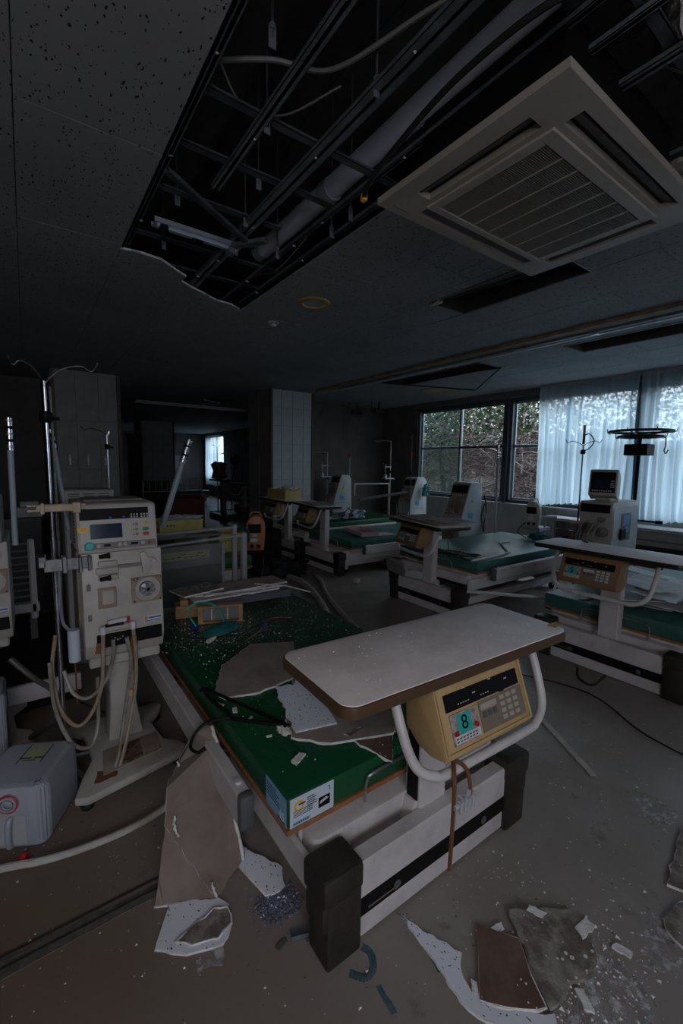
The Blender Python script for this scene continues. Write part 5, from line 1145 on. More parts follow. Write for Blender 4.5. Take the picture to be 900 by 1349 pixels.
# boards on the floor
board('broken_board', 'white pitted board with grey torn backing below the leaning board', [(.245, 1.282), (.315, 1.40), (.462, 1.328), (.48, 1.29), (.465, 1.225), (.42, 1.18), (.36, 1.20), (.32, 1.215)], .001, TILEP, th=.009, amp=.006, seed=11, keep=(0,))
board('torn_backing', 'grey torn backing patch on the white board below the leaning board', [(.30, 1.262), (.37, 1.285), (.43, 1.30), (.475, 1.275), (.462, 1.22), (.41, 1.20), (.34, 1.225)], .0115, BACKP3, th=.004, amp=.006, seed=12)
board('broken_board', 'white pitted board pinned under the side of the nearest bed', [(.55, 1.43), (.595, 1.46), (.69, 1.30), (.668, 1.235), (.60, 1.24)], .012, TILEP, th=.010, amp=.006, seed=13, keep=(4,), tilt=(5, 0))
board('broken_board', 'long white triangular board sliver at the bottom of the picture', [(.937, .925), (.955, .87), (1.011, .736), (.975, .71), (.95, .655), (.995, .585), (1.10, .49), (1.0, .45), (.93, .589), (.912, .656), (.928, .771)], .001, TILEP, th=.008, amp=.008, seed=14, keep=(0,))
board('broken_board', 'dark brown square of board at the bottom beside the rough plaster', [(.955, .625), (1.117, .76), (1.187, .655), (1.129, .576), (1.092, .509), (1.036, .543)], .006, BACKP2, th=.009, amp=.004, seed=15, keep=(0, 1, 2, 3))
board('plaster_slab', 'rough grey slab of plaster at the lower right of the floor', [(1.099, .500), (1.129, .576), (1.191, .657), (1.243, .725), (1.341, .665), (1.418, .609), (1.41, .546), (1.345, .497), (1.251, .478), (1.18, .500)], .004, BACKP3, ms=BACKP3, th=.012, amp=.010, seed=16)
board('broken_board', 'dark board piece cut off by the right edge of the picture', [(2.15, .52), (2.011, .487), (1.797, .454), (1.83, .38), (2.1, .40)], .002, BACKP3, th=.010, amp=.006, seed=17, keep=(3, 2))
board('broken_board', 'dark board piece in the lower right corner', [(1.76, .40), (1.652, .414), (1.61, .395), (1.592, .344), (1.68, .30), (1.80, .33)], .002, BACKP3, th=.010, amp=.006, seed=18)
PEEL = mat('pale_floor_patch', (.60,.58,.60), .8, n=(.30,.28,.27), scale=22, mix=.6)
_nt = PEEL.node_tree; _n = _nt.nodes.new('ShaderNodeTexNoise'); _n.inputs['Scale'].default_value = 26; _n.inputs['Detail'].default_value = 7; _n.inputs['Roughness'].default_value = .7
_t = _nt.nodes.new('ShaderNodeTexCoord'); _r = _nt.nodes.new('ShaderNodeValToRGB'); _r.color_ramp.elements[0].position = .46; _r.color_ramp.elements[1].position = .56
_nt.links.new(_t.outputs['Object'], _n.inputs['Vector']); _nt.links.new(_n.outputs['Fac'], _r.inputs[0]); _nt.links.new(_r.outputs[0], _nt.nodes['Principled BSDF'].inputs['Alpha'])
def patch(label, poly, seed, m=PEEL):
    g = G(); g.prism(jag(poly, .012, .025, seed), 'z', .0004, .0016); return tag(g.obj('plaster_dust', m, auto=False), label, 'plaster', 'patches of plaster dust on the floor')
patch('pale plaster patch on the bare floor at the right', [(2.253, .731), (2.255, .559), (2.148, .548), (2.07, .542), (2.087, .625), (2.167, .705)], 1)
patch('pale plaster dust around the rough slab at the lower right', [(1.07, .485), (1.19, .49), (1.28, .472), (1.355, .50), (1.39, .42), (1.377, .334), (1.30, .327), (1.12, .40)], 2)
patch('faint plaster dust near the right corner pieces', [(1.60, .44), (1.66, .47), (1.62, .36), (1.48, .33), (1.44, .40)], 3)
patch('small dust patch at the point of the white sliver', [(.93, .95), (.97, .92), (.955, .865), (.93, .88)], 4)
patch('dust below the white board by the leaning sheet', [(.34, 1.19), (.42, 1.18), (.40, 1.13), (.33, 1.15)], 5)
for k, (x, y, r_) in enumerate(((1.395, .55, .03), (1.20, .46, .022), (1.31, .67, .022), (1.165, .715, .018), (.97, .655, .014), (1.43, .45, .02))):
    g = G(); g.prism(jag([(-r_*1.5, -r_*.5), (r_, -r_*.6), (r_*1.2, r_*.5), (-r_, r_*.6)], r_*.15, r_*.4, k+3), 'z', 0, .007); o = g.obj('plaster_chip', GYPS); o.location = (x, y, .013 if k in (0, 2) else .003); o.rotation_euler = (0, 0, k)
    tag(o, ['white flake on the right rim of the rough slab', 'white flake below the rough slab', 'white flake on the top corner of the rough slab', 'white flake at the top corner of the brown square', 'white flake left of the brown square', 'white flake right of the dust patch'][k], 'chip', 'white flakes around the plaster slab')
# blue paint marks
g = G(); pts = [(.700, .895), (.73, .86), (.765, .865), (.785, .90), (.775, .93)]; q = smooth([(*p_, 0) for p_ in pts], 5)
bmx = [];
for i in range(len(q)-1):
    a, b = q[i], q[i+1]; n = Vector((-(b-a)[1], (b-a)[0])).normalized()*.011; a = a.to_2d(); b = b.to_2d(); g.prism([tuple(a-n), tuple(b-n), tuple(b+n), tuple(a+n)], 'z', .0003, .0012)
tag(g.obj('paint_mark', TEALPAINT, auto=False), 'curved blue paint mark on the floor beside the dark corner bumper', 'paint mark', 'blue paint marks on the floor')
for k, pl in enumerate(([(.935, .815), (.945, .80), (.935, .735), (.915, .745)], [(.742, .825), (.757, .82), (.752, .745), (.735, .75)])):
    g = G(); g.prism(jag(pl, .003, .02, k), 'z', .0003, .0012); tag(g.obj('paint_mark', TEALPAINT, auto=False), ['short blue paint stroke left of the white sliver', 'short blue paint stroke at the very bottom of the floor'][k], 'paint mark', 'blue paint marks on the floor')
# crumbs
def crumbs(label, n, fn, seed, m=GYPS, s0=.0015, s1=.006, name='plaster_crumbs'):
    r_ = random.Random(seed); bm = bmesh.new()
    for k in range(n):
        x, y, z = fn(r_); a = r_.uniform(s0, s1)*(r_.random()**1.5+.35); an = r_.uniform(0, 6)
        vs = [bm.verts.new((x+a*math.cos(an+i*2.1)*r_.uniform(.6, 1.2), y+a*math.sin(an+i*2.1)*r_.uniform(.6, 1.2), z)) for i in range(3)]; tp = bm.verts.new((x, y, z+a*.8))
        for i in range(3): bm.faces.new((vs[i], vs[(i+1) % 3], tp))
    me = bpy.data.meshes.new(name); bm.to_mesh(me); bm.free(); me.materials.append(m); o = bpy.data.objects.new(name, me); COL.objects.link(o); stuff(o); return tag(o, label, 'plaster crumbs')
def onbed(r_):
    y = 1.15+2.0*r_.random()**.6; x = 1.14+r_.uniform(-.5, .5)
    return x, y, MT_
crumbs('white plaster crumbs scattered over the nearest green mattress', 1500, onbed, 1, s1=.0042)
def bedcl(r_): return .95+r_.gauss(0, .18), 2.5+r_.gauss(0, .16), MT_
crumbs('denser plaster crumbs around the wooden box on the mattress', 800, bedcl, 2, s1=.0055)
def onfloor(r_):
    while True:
        x = r_.uniform(-.3, 3.0); y = r_.uniform(.3, 2.4)
        if not (.6 < x < 1.7 and y > .9): return x, y, 0.0
crumbs('plaster crumbs scattered over the open floor', 900, onfloor, 3, s1=.006)
crumbs('dark grit scattered over the open floor', 500, onfloor, 4, BACKP2, s1=.005, name='dark_grit')
def slabc(r_): return 1.27+r_.gauss(0, .14), .50+r_.gauss(0, .09), 0.0
crumbs('dense plaster crumbs around the rough slab', 500, slabc, 5, s1=.008)
def shard(r_): return .625+r_.gauss(0, .035), 1.205+r_.gauss(0, .03), r_.uniform(0, .006)
crumbs('heap of glittering shattered glass beneath the bed side', 1400, shard, 6, mat('broken_glass', (.13,.14,.20), .2), s0=.002, s1=.008, name='broken_glass')
def tabl(r_): return 1.06+r_.uniform(-.45, .45), .93+r_.uniform(-.16, .16), .9295
crumbs('white crumbs on the nearest table top', 260, tabl, 7, s1=.003)
# metal bits
t_ = thing('metal_bracket', 'small galvanised bracket on the floor left of the corner bumper', 'bracket', (.635, 1.075, 0), R(-20)); G().box(-.03, .03, -.02, .02, 0, .003).box(-.03, .03, -.02, -.017, 0, .018).box(.027, .03, -.03, .02, 0, .02).obj('plate', GALV, t_)
g = G(); g.box(-.02, .02, -.009, .009, 0, .006, .002); o = g.obj('dark_clip', DGREY); o.location = (.572, 1.078, 0); o.rotation_euler = (0, 0, .3); tag(o, 'small dark clip left of the galvanised bracket', 'clip')
G_ = G(); G_.tube([(0, 0, .004), (.055, .02, .006)], .003, 6); o = G_.obj('bent_nail', GALVD); o.location = (.64, 1.04, 0); tag(o, 'thin bent nail beside the galvanised bracket', 'nail')
# jerry cans
def jerry(label, loc, rz, sc=1.0, hh=.26):
    t_ = thing('jerry_can', label, 'jerry can', loc, rz, 'milky plastic jerry cans'); s_ = sc
    g = G(); g.prism(roundrect(-.135*s_, .135*s_, -.15*s_, .15*s_, .04*s_), 'z', 0, hh, .026*s_); b = g.obj('body', JERRY, t_)
    for fc in b.data.polygons: fc.use_smooth = True
    return t_, s_
t_, _ = jerry('milky plastic jerry can lying left of the near machine base', (-.063, 2.105, .002), R(-27))
g = G(); g.lathe([(.036, -.145), (.036, -.161), (.030, -.165), (.024, -.165), (.024, -.147)], (.015, 0, .20), 24, 'y'); g.obj('spout', JERRY, t_)
g = G(); n = 26; g.tube([(.015+.033*math.cos(2*PI*k/n), -.162, .20+.033*math.sin(2*PI*k/n)) for k in range(n)], .004, 6, closed=True); g.obj('red_ring', RED, t_)
g = G(); g.tube([(.015+.016*math.cos(2*PI*k/n), -.164, .20+.016*math.sin(2*PI*k/n)) for k in range(n)], .003, 6, closed=True); g.obj('inner_ring', JERRY, t_)
g = G(); g.tube(smooth([(.02, -.147, .135), (.017, -.166, .13), (.013, -.170, .07), (.013, -.163, .03), (.015, -.145, .025)], 5), .011, 10); g.obj('handle', JERRY, t_)
g = G(); g.box(-.06, .07, -.153, -.149, .022, .145, .002); g.obj('handle_recess_shade', mat('recess_shade', (.36,.36,.38), .5), t_)  # flat plate, shade of the handle recess put into its colour
lb2 = G().box(-.03, .055, .0, .10, .2602, .2612).obj('label_sheet', mat('faded_yellow_label', (.42,.44,.22), .6, n=(.34,.36,.22), scale=40), t_)
g = G(); g.box(-.034, -.030, -.01, .105, .261, .262); g.box(.055, .059, -.01, .105, .261, .262); g.box(-.03, .01, .018, .026, .261, .262); g.box(.022, .055, .018, .026, .261, .262); g.box(-.015, .03, .004, .009, .261, .262); g.obj('label_print', mat('navy_print', (.01,.03,.12), .5), lb2)
g = G(); g.blob((0, 0, .018), .018, (1, 1, 1), .1, 2); g.cyl((0, 0, 0), (0, 0, .02), .02, 12); o = g.obj('screw_cap', RED); o.location = (-.085, 1.885, 0); tag(o, 'red screw cap on the floor in front of the jerry can', 'cap')
t2, _ = jerry('bluish plastic jerry can standing at the left edge on the machine base', (-.245, 2.55, .10), R(0), .80, .33)
G().cyl((.06, 0, .32), (.06, 0, .385), .03, 16).obj('neck', JERRY, t2); G().cyl((.06, 0, .345), (.06, 0, .355), .033, 16).obj('red_ring', RED, t2)
# tubes on the floor
def hose(name, label, pts, r_, m, cat='hose', grp='hoses on the floor'): return tag(G().tube(smooth(pts, 8), r_, 10).obj(name, m), label, cat, grp)
hose('floor_hose', 'long curved white hose on the floor in front of the jerry can', [(-.45, 1.95, .02), (-.155, 1.875, .02), (-.02, 1.825, .02), (.12, 1.80, .02), (.28, 1.80, .02), (.43, 1.84, .02), (.55, 1.93, .02)], .0135, HOSEW)
hose('floor_hose', 'thick white hose curving from behind the head panel to the nearest mattress', [(1.9, 5.0, .03), (2.25, 5.4, .03), (2.60, 5.10, .03), (2.72, 4.70, .03), (2.62, 4.20, .03), (2.42, 3.65, .03), (2.2, 3.2, .03)], .035, HOSEW)
hose('floor_hose', 'white hose running down right of the thick one toward the mattress', [(3.05, 4.8, .03), (2.95, 4.5, .03), (2.72, 4.05, .03), (2.50, 3.5, .03), (2.35, 3.0, .03)], .024, HOSEW)
hose('floor_hose', 'white hose looping on the floor before the middle column', [(2.2, 6.1, .03), (2.5, 6.3, .03), (2.85, 6.2, .03), (3.1, 5.85, .03), (3.2, 5.5, .03)], .022, HOSEW)
hose('drain_hose', 'dark ribbed hose sagging below the machine at the left edge', [(-.10, 2.35, .62), (-.02, 2.32, .52), (.06, 2.36, .40), (.05, 2.42, .25), (-.05, 2.55, .12)], .013, mat('dark_hose', (.06,.055,.05), .4))
wire([(2.0, 2.9, .01), (2.5, 2.2, .008), (2.95, 1.35, .008), (2.75, .85, .008), (2.7, .4, .008)], .005, CABLE, 'thin black cable on the floor at the right edge', 'floor_cable', 'cable', 'cables on the floor')
wire([(1.5, 2.6, .01), (1.9, 2.3, .01), (2.1, 1.9, .01), (2.6, 1.8, .01), (3.0, 2.0, .01)], .007, CABLE, 'black cable on the floor behind the nearest table', 'floor_cable', 'cable', 'cables on the floor')
wire([(3.18, 1.45, .05), (3.10, 1.40, .02), (3.08, 1.30, .012), (3.16, 1.25, .08)], .008, CABLE, 'black cable loop hanging under the right bed', 'floor_cable', 'cable', 'cables on the floor')
wire([(.20, 3.0, .01), (.35, 2.75, .01), (.50, 2.9, .01), (.42, 3.1, .01)], .005, CABLE, 'dark cable behind the base of the near machine', 'floor_cable', 'cable', 'cables on the floor')
wire([(.43, 2.43, .012), (.50, 2.20, .012), (.57, 2.02, .012), (.62, 2.04, .012)], .006, CABLE, 'dark cable between the near machine base and the bed', 'floor_cable', 'cable', 'cables on the floor')
wire([(1.45, 1.25, .01), (1.50, 1.10, .008), (1.42, 1.02, .01), (1.38, 1.15, .03)], .005, CABLE, 'black cable end under the nearest foot panel', 'floor_cable', 'cable', 'cables on the floor')
g = G(); g.box(-.017, .017, -.25, .25, 0, .008, .001); o = g.obj('wood_lath', HOSEW); o.location = (2.30, 1.09, .001); o.rotation_euler = (0, 0, R(-31)); tag(o, 'white strip of trim lying on the bare floor right of the nearest bed', 'strip')
# long plank between the two window beds
g = G(); g.box(-.45, .45, -.03, .03, 0, .012, .002); g.box(-.45, .45, -.03, -.018, 0, .03, .002); o = g.obj('loose_trim', mat('pale_trim_strip', (.5,.52,.52), .5)); o.location = (3.55, 2.17, .33); o.rotation_euler = (0, 0, R(-50)); tag(o, 'pale strip of trim bridging the raised bed and the right bed', 'strip')
# small black bag
crumple('black_bag', 'black cloth bag lying on the floor among the hoses', 'bag', (2.72, 5.15, .02), .36, (1, .9, .38), BLACKCL, 22)
# stack of boards + box + cloth on the nearest mattress
for k, (x0, x1, y0, y1, rz, m_, l_) in enumerate(((.90, 1.60, 2.88, 3.12, -4, mat('dark_blue_board', (.10,.105,.125), .5), 'dark smooth board at the bottom of the stack on the mattress'),
      (.88, 1.52, 2.90, 3.20, -1, GYPS, 'white-edged board second from the bottom of the stack'), (.92, 1.58, 2.95, 3.22, -8, BACKP3, 'grey board in the middle of the stack'),
      (.95, 1.60, 2.92, 3.15, 2, BACKP, 'brownish board on top of the stack with a broken end'), (.80, 1.10, 3.0, 3.22, 12, BACKP3, 'small grey board sticking out left of the stack'))):
    g = G(); th = .05 if k == 0 else .011; g.prism(jag([(x0-1.2, y0-3.05), (x1-1.2, y0-3.05), (x1-1.2, y1-3.05), (x0-1.2, y1-3.05)], .006 if k else 0, .04, k+1), 'z', 0, th)
    for fc in g.bm.faces: fc.normal_update(); fc.material_index = 0 if abs(fc.normal.z) > .5 else 1
    o = g.obj('stacked_board', [m_, m_ if k == 0 else GYPS], auto=False); o.location = (1.2, 3.05, [.492, .544, .558, .572, .586][k]); o.rotation_euler = (0, 0, R(rz)); tag(o, l_, 'board', 'boards stacked on the nearest mattress')
for k, p in enumerate((((.92, 2.93, .595), (1.12, 2.86, .588), (1.25, 2.78, .580), (1.42, 2.86, .586), (1.55, 2.90, .59)), ((1.35, 2.98, .59), (1.55, 2.86, .575), (1.70, 2.74, .53)))):
    g = G(); g.tube([Vector(q) for q in p], .0045, 4); tag(g.obj('white_moulding', GYPS), ['white kinked moulding lying across the stack of boards', 'white straight moulding sticking out right of the stack'][k], 'moulding', 'white mouldings on the board stack')
tw = thing('framed_box', 'small light wooden frame box standing in front of the board stack', 'box', (.985, 2.70, MT_), R(-20))
g = G(); ring(g, -.14, .14, 0, .115, -.11, .115, .012, .105, -.03, .03); g.M = Matrix.Identity(4)
bmesh.ops.rotate(g.bm, verts=g.bm.verts[:], cent=(0, 0, 0), matrix=Matrix.Rotation(R(90), 3, 'X')); g.obj('frame', WOODBOX, tw)
G().box(-.11, .115, .005, .015, .012, .105).obj('back_board', MGREY, tw)
for x in (-.06, .04): G().box(x, x+.008, -.010, .0, .015, .09).obj('white_strip', PAPER, tw)
tw = thing('wooden_box', 'plain light wooden box left of the small wooden frame', 'box', (.84, 2.93, MT_), R(-12)); G().box(-.08, .08, -.06, .06, 0, .085, .003).obj('body', WOODBOX, tw); G().box(-.05, .0, -.05, .05, .085, .12, .003).obj('lid_block', WOODBOX, tw)
g = G(); rr_ = random.Random(2)
q = bmesh.ops.create_icosphere(g.bm, subdivisions=4, radius=1)['verts']
for v in q: k = 1+.10*math.sin(v.co.x*9)*math.cos(v.co.y*5)+.04*math.sin(v.co.y*23); v.co = Vector((v.co.x*.13*k, v.co.y*.065*k, max(-.3, v.co.z)*.035*k+.01))
g._fin(q, True); o = g.obj('teal_cuff', TEALC); o.location = (.92, 2.52, MT_+.004); o.rotation_euler = (0, 0, R(20)); tag(o, 'folded teal pressure cuff lying before the wooden frame', 'cuff')
wire([(.80, 2.62, MT_+.03), (.78, 2.72, MT_+.10), (.84, 2.72, MT_+.145), (.93, 2.66, MT_+.13), (.96, 2.60, MT_+.06), (.955, 2.56, MT_+.03)], .0055, TEALK, 'teal tube curving over the teal cuff', 'teal_tube', 'tube')
for k, (x, y, m_, l_) in enumerate(((.80, 2.66, BLUEP, 'blue connector left of the wooden frame'), (1.17, 2.46, BLUEP, 'blue connector lying right of the teal cuff'))):
    g = G(); g.box(-.025, .025, -.014, .014, 0, .024, .004); o = g.obj('blue_connector', m_); o.location = (x, y, MT_); o.rotation_euler = (0, 0, .3+k); tag(o, l_, 'connector')
tv = thing('glass_vial', 'small vial with a yellow cap in front of the teal cuff', 'vial', (.815, 2.40, MT_+.016), R(35)); G().lathe([(.012, -.028), (.014, -.022), (.014, .020), (.009, .026)], (0, 0, 0), 14, 'x').obj('glass', mat('frosted_vial', (.45,.45,.42), .2), tv); G().lathe([(.011, .026), (.011, .040)], (0, 0, 0), 12, 'x').obj('cap', YELLOWT, tv)
wire([(.70, 2.55, MT_+.006), (.82, 2.44, MT_+.006), (1.0, 2.40, MT_+.006), (1.2, 2.50, MT_+.006), (1.35, 2.44, MT_+.006), (1.32, 2.30, MT_+.006)], .004, CABLE, 'thin black cord wandering over the nearest mattress', 'cord', 'cord')
wire([(.98, 2.30, MT_+.006), (1.12, 2.40, MT_+.006), (1.26, 2.55, MT_+.006), (1.40, 2.50, MT_+.006)], .004, RUBBER, 'thin brown cord near the right side of the mattress', 'cord', 'cord')
# blood-pressure devices
def bp(label, loc, rz, m, sc=1.0, poly=None):
    t_ = thing('pressure_monitor', label, 'monitor', loc, rz, 'round-topped pressure monitors'); s_ = sc
    pf = [(-.09*s_, 0), (.10*s_, 0), (.115*s_, .18*s_)]+[(.01*s_+.105*s_*math.cos(R(a)), .26*s_+.13*s_*math.sin(R(a))) for a in range(0, 181, 20)]
    G().prism(pf, 'y', -.06*s_, .08*s_, .012*s_).obj('case', m, t_)
    f_ = G().box(-.07*s_, .07*s_, -.064*s_, -.058*s_, .20*s_, .30*s_, .002).obj('display', BLACKP, t_)
    G().box(-.05*s_, .03*s_, -.064*s_, -.058*s_, .10*s_, .14*s_, .002).obj('label_strip', PAPER, t_); G().box(-.03*s_, .03*s_, -.064*s_, -.058*s_, .155*s_, .185*s_, .006*s_).obj('label_badge', mat('pale_badge', (.4,.5,.6), .5), t_)
    for x in (-.05, .02): G().box(x*s_, (x+.04)*s_, -.066*s_, -.058*s_, .03*s_, .07*s_, .004*s_).obj('socket', BLACKP, t_)
    g = G(); g.tube(smooth([(-.06*s_, .01, .37*s_), (-.03*s_, .01, .42*s_), (.05*s_, .01, .42*s_), (.08*s_, .01, .36*s_)], 5), .009*s_, 8); g.obj('handle', m, t_)
    return t_
bp('orange round-topped pressure monitor beside the grey head panel', (2.30, 5.05, .40), R(-25), ORANGE, 1.12)
g = G(); g.box(2.10, 2.50, 4.90, 5.2, .36, .40, .006); 
for x, y in ((2.13, 4.93), (2.47, 4.93), (2.13, 5.17), (2.47, 5.17)): g.box(x-.012, x+.012, y-.012, y+.012, 0, .36)
tag(g.obj('dark_stool', BLACKP), 'dark low stool carrying the orange pressure monitor', 'stool')
crumple('teal_cuff', 'teal cuff bundled on the left of the orange pressure monitor', 'cuff', (2.14, 5.06, .52), .12, (.7, .8, 1.3), TEALC, 31)
wire([(2.33, 4.95, .42), (2.36, 4.92, .25), (2.30, 4.88, .05), (2.25, 4.85, .01)], .007, CABLE, 'black cord falling from the orange pressure monitor', 'cord', 'cord')
g = G(); g.cyl((2.66, 5.6, .02), (2.62, 5.5, .60), .02, 8); g.box(2.45, 2.95, 5.55, 5.75, 0, .55, .02); tag(g.obj('folded_trolley', BLACKP), 'dark folded trolley behind the orange pressure monitor', 'trolley')
bp('cream round-topped pressure monitor on a bracket under the open window', (5.30, 3.12, .72), R(-70), CREAM, .86)
g = G(); g.cyl((5.40, 3.0, .50), (5.40, 3.0, .95), .014, 8); g.cyl((5.36, 3.02, .85), (5.52, 2.92, .85), .022, 8); g.box(5.25, 5.50, 2.98, 3.22, .68, .72, .004); g.cyl((5.45, 3.10, 0), (5.45, 3.10, .70), .018, 8); tag(g.obj('monitor_stand', mat('pole_mix', (.28,.28,.28), .4)), 'pole bracket holding the cream pressure monitor', 'stand')
crumple('teal_cuff', 'bundled teal cuff at the head of the raised bed below the cream monitor', 'cuff', (5.12, 2.90, .60), .12, (.8, 1.1, .5), TEALC, 33)
wire([(5.22, 3.16, .78), (5.12, 3.20, .66), (5.08, 3.05, .60)], .006, CABLE, 'dark cord from the cream pressure monitor to the teal cuff', 'cord', 'cord')
# on the raised bed
M3 = .578
hose('bent_rod', 'white bent metal rod lying on the raised bed', [(3.42, 2.60, M3+.012), (3.80, 2.62, M3+.012), (4.12, 2.66, M3+.012), (4.15, 2.70, M3+.012), (4.50, 3.02, M3+.012), (4.53, 3.06, M3+.012), (4.72, 3.05, M3+.012)], .010, WHITE2, 'rod', 'loose rods')
for k in range(5):
    r_ = random.Random(k+40); x, y = 3.55, 2.92; p = [(x+r_.uniform(-.15, .18), y+r_.uniform(-.25, .25), M3+.01+.02*r_.random()) for _ in range(7)]
    wire(p, .006, CABLE, ['first', 'second', 'third', 'fourth', 'fifth'][k]+' of the tangled black cables on the raised bed', 'tangled_cable', 'cable', 'tangled black cables on the raised bed')
g = G(); g.cyl((3.40, 2.86, M3), (3.42, 2.90, M3+.16), .005, 6); tag(g.obj('thin_rod', CABLE), 'thin dark rod standing up from the cables on the raised bed', 'rod')
# boards lying on the table of the raised bed
for k, (m_, rz, l_) in enumerate(((BACKP, -8, 'brown board covering the table of the raised bed'), (BACKP3, -16, 'grey board on top of the brown one on that table'), (BACKP, -2, 'small board at the near end of that table'))):
    g = G(); w_ = [.42, .38, .20][k]; g.prism(jag([(-.17, -w_), (.15, -w_+.03), (.17, w_), (-.16, w_-.04)], .006, .03, k+2, keep=(0,)), 'z', 0, .010); o = g.obj('table_board', [m_]); o.location = (3.30+.02*k, 3.12-.05*k-(.2 if k == 2 else 0), .931+.0115*k); o.rotation_euler = (0, 0, R(rz)); tag(o, l_, 'board', 'boards on the raised-bed table')
g = G(); g.box(-.02, .02, -.12, .12, 0, .16, .004); o = g.obj('foot_pedal_plate', MGREY); o.location = (3.22, 3.43, .33); o.rotation_euler = (R(10), R(-20), 0); tag(o, 'grey bracket plate beside the foot of the raised bed', 'plate')
# on the right bed
pens = thing('pen', 'dark pen lying on the table top of the right bed', 'pen', (3.42, 1.58, .938), R(50)); G().cyl((-.05, 0, 0), (.03, 0, 0), .006, 8).obj('barrel', BLACKP, pens); G().cyl((.03, 0, 0), (.07, 0, 0), .004, 8).obj('tip', STEEL, pens)
PP = [PAPER, GYPS, mat('grey_paper', (.34,.37,.40), .7), PAPER]
r_ = random.Random(77)
for k in range(16):
    g = G(); a, b = r_.uniform(.14, .30), r_.uniform(.09, .19)
    g.prism(jag([(-a, -b), (a, -b*.8), (a*.9, b), (-a*.8, b*.9)], .012, .04, k), 'z', 0, .006); o = g.obj('paper_sheet', PP[k % 4], auto=False)
    o.location = (3.95+r_.uniform(-.25, .45), 1.20+r_.uniform(-.28, .22), .462+.0115*k); o.rotation_euler = (R(r_.uniform(-5, 5)), R(r_.uniform(-5, 5)), r_.uniform(0, 3))
    tag(o, 'pale scrap in the messy pile on the right bed, '+['bottom', 'second', 'third', 'fourth', 'fifth', 'sixth', 'seventh', 'eighth', 'ninth', 'tenth', 'eleventh', 'twelfth', 'thirteenth', 'fourteenth', 'fifteenth', 'top'][k]+(' of the pile' if k in (0, 15) else ' from the bottom'), 'paper', 'scraps piled on the right bed')
g = G(); g.prism([(-.10, -.02), (.08, -.03), (.13, .02), (-.12, .03)], 'z', 0, .006); o = g.obj('paper_scrap', HOSEW); o.location = (3.62, 1.60, .463); tag(o, 'pale pointed scrap at the foot of the right bed beside the post', 'scrap')
# on the pink tray bed
pk = thing('pink_tray', 'pink plastic tray on the green bed behind the raised bed', 'tray', (3.98, 5.02, .477), R(-12))
g = G(); g.box(-.13, .13, -.30, .30, 0, .006); g.box(-.135, -.13, -.30, .30, 0, .06); g.box(.13, .135, -.30, .30, 0, .06); g.box(-.13, .13, -.305, -.30, 0, .06); g.box(-.13, .13, .30, .305, 0, .06); g.obj('tub', PINK, pk)
g = G(); ring(g, -.15, .15, -.32, .32, -.135, .135, -.305, .305, .055, .062); g.obj('rim', PINK, pk)
g = G(); g.prism([(-.14, -.10), (.16, -.12), (.14, .12), (-.12, .10)], 'z', 0, .005); o = g.obj('pink_folder', PINK); o.location = (4.2, 4.78, .478); tag(o, 'flat pink sheet lying right of the pink tray', 'sheet')
crumple('plastic_package', 'clear plastic package heaped on the farthest window bed', 'package', (4.45, 5.82, .60), .20, (1.1, .8, .55), mat('bluish_film', (.42,.48,.56), .2, n=(.10,.12,.16), scale=12, mix=.6), 41, 'packages on the farthest bed')
crumple('plastic_package', 'flat grey package left of the heaped one on the farthest bed', 'package', (3.95, 5.92, .585), .20, (1.0, 1.0, .25), mat('bluish_film', (0,0,0)), 42, 'packages on the farthest bed')
crumple('plastic_package', 'reddish flat package nearest the table post of the farthest bed', 'package', (3.75, 6.15, .585), .14, (1.0, 1.2, .22), mat('red_white_pack', (.38,.10,.12), .4, n=(.5,.5,.5), scale=10, mix=.6), 43, 'packages on the farthest bed')
g = G(); g.prism(jag([(-.16, -.30), (.15, -.28), (.16, .22), (-.15, .28)], .006, .04, 6), 'z', 0, .010); o = g.obj('table_board', [BACKP3]); o.location = (3.32, 5.18, .932); o.rotation_euler = (0, 0, R(-14)); tag(o, 'grey board lying on the table of the pink-tray bed', 'board')
g = G(); g.box(-.12, .12, -.2, .2, 0, .10, .01); o = g.obj('floor_box', mat('drab_box', (.14,.12,.09), .7)); o.location = (4.3, 4.7, .03); tag(o, 'drab box on the floor under the pink-tray bed', 'box')
t_ = thing('mains_adapter', 'white power adapter on the floor under the pink-tray bed', 'adapter', (3.35, 4.28, 0), .4); G().box(-.05, .05, -.035, .035, 0, .05, .005).obj('case', HOSEW, t_); G().box(.02, .05, -.037, .037, .01, .04).obj('label_strip', RED, t_)
# left background: radiator rack, counter, shelf box
rk = thing('radiator_rack', 'dark slatted rack with a white post behind the left machine', 'rack', (-.09, 3.6, 0))
for k in range(10): G().box(-.30, .07, -.015, .0, .52+k*.045, .532+k*.045).obj('slat', MGREY, rk)
G().box(.07, .11, -.03, .02, .41, .96, .01).obj('post', WHITE, rk); G().box(-.30, .12, -.03, .02, .46, .52, .004).obj('rail', WHITE, rk); G().box(-.3, -.26, -.03, .02, 0, 1.0).obj('post', DGREY, rk); G().box(.06, .10, .0, .02, 0, .5).obj('post', DGREY, rk)
bxm = thing('vented_unit', 'pale grey vented unit seen over the top of the near machine', 'machine', (.36, 3.6, 0)); G().box(-.16, .16, 0, .35, .0, 1.285, .01).obj('case', mat('pale_case', (.34,.33,.32), .5), bxm)
for k in range(3):
    g = G()
    for j in range(8): g.box(-.13+k*.095, -.06+k*.095, -.004, .0, 1.14+j*.016, 1.148+j*.016)
    g.obj('vent', DGREY, bxm)
g = G(); g.box(-1.4, .1, 5.4, 6.0, .86, .90); g.box(-1.4, .1, 5.45, 5.95, 0, .86); tag(g.obj('dark_counter', mat('dark_counter_top', (.06,.055,.055), .5)), 'dark counter along the dim left background', 'counter')
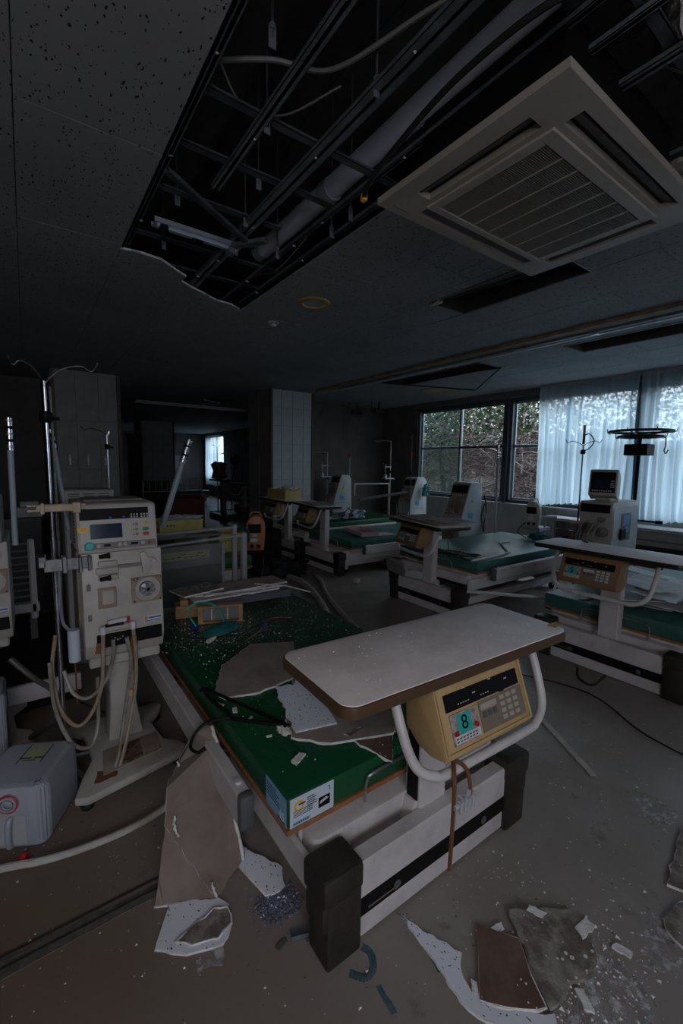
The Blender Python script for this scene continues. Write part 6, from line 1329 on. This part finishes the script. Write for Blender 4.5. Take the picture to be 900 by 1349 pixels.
g = G(); g.box(-.10, .12, -.08, .10, 0, .10, .006); g.box(-.07, .09, -.06, .06, .10, .16, .01); o = g.obj('office_machine', mat('pale_case', (0,0,0))); o.location = (.0, 5.6, .90); tag(o, 'small pale apparatus on the dark counter at the left', 'apparatus')
for x in (.52, .86): pass
g = G(); g.box(.40, .95, 4.9, 4.93, .98, 1.03, .004); g.cyl((.64, 4.9, .9), (.64, 4.9, 1.06), .012, 8); tag(g.obj('stand_bracket', TAN), 'tan bracket on the thin drip stand behind the near machine', 'bracket')
# far room
g = G(); g.box(2.0, 2.62, 7.9, 8.5, 0, .86, .02); tag(g.obj('red_chair_back', REDP), 'dark red padded block in the far room behind the yellow crate', 'seat')
t_ = thing('bed_rail', 'white barred bed rail deep in the far room', 'rail', (2.4, 12.0, 0)); G().cyl((0, 0, 1.0), (1.5, 0, 1.0), .015, 6).obj('top_bar', WHITE2, t_); G().cyl((0, 0, .7), (1.5, 0, .7), .015, 6).obj('bottom_bar', WHITE2, t_)
for k in range(11): G().cyl((.02+k*.146, 0, .7), (.02+k*.146, 0, 1.0), .010, 5).obj('bar', WHITE2, t_)
for x in (0, 1.5): G().cyl((x, 0, 0), (x, 0, 1.0), .02, 6).obj('post', WHITE2, t_)
g = G(); g.box(4.3, 5.6, 19.93, 19.98, .5, 1.75, .01); tag(g.obj('wall_board', mat('grey_board', (.20,.22,.24), .4)), 'grey notice board on the far wall of the far room', 'board')
t_ = thing('overbed_table', 'dark swing table in front of the far machine', 'table', (4.35, 11.4, 0)); G().box(-.25, .25, -.6, .6, .98, 1.02, .01).obj('table_top', BLACKP, t_); G().box(-.06, .06, .1, .25, .1, .98).obj('post', DGREY, t_); G().box(-.30, .30, -.45, .45, 0, .12, .02).obj('base', DGREY, t_)
g = G(); g.blob((4.3, 11.7, 1.25), .24, (.7, 1, 1.1), .3, 2, 5); tag(g.obj('dark_bundle', mat('dark_brown_bundle', (.10,.06,.035), .8)), 'dark brown bundle on the far swing table', 'bundle')
g = G(); g.blob((4.6, 11.3, 1.55), .13, (1, 1, .9), .3, 2, 6); g.cyl((4.5, 11.3, 1.02), (4.6, 11.3, 1.5), .02, 6); tag(g.obj('dark_head_lamp', BLACKP), 'dark lamp head before the lit far curtain', 'lamp')
for k, (x, y, z) in enumerate(((5.0, 12.6, 1.95), (4.5, 12.4, 1.9), (5.9, 13.0, 1.8))):
    iv_stand(['left', 'middle', 'right'][k]+' dim drip stand by the far machine', (x, y, 0), z, [(R(20), .2, .08), (R(200), .2, .08)], True, DGREY, .04, False, 1.3, .014, 'drip stands of the far room')
slotted('support_pole', 'pale pole right of the far machine in the far room', (6.15, 13.1, .9), (6.05, 13.1, 1.75), .022, .2)
g = G(); g.box(2.55, 3.3, 12.9, 13.4, 0, .95, .03); tag(g.obj('draped_stand', mat('draped_cloth', (.10,.095,.07), .9)), 'low draped stand before the far column', 'stand')
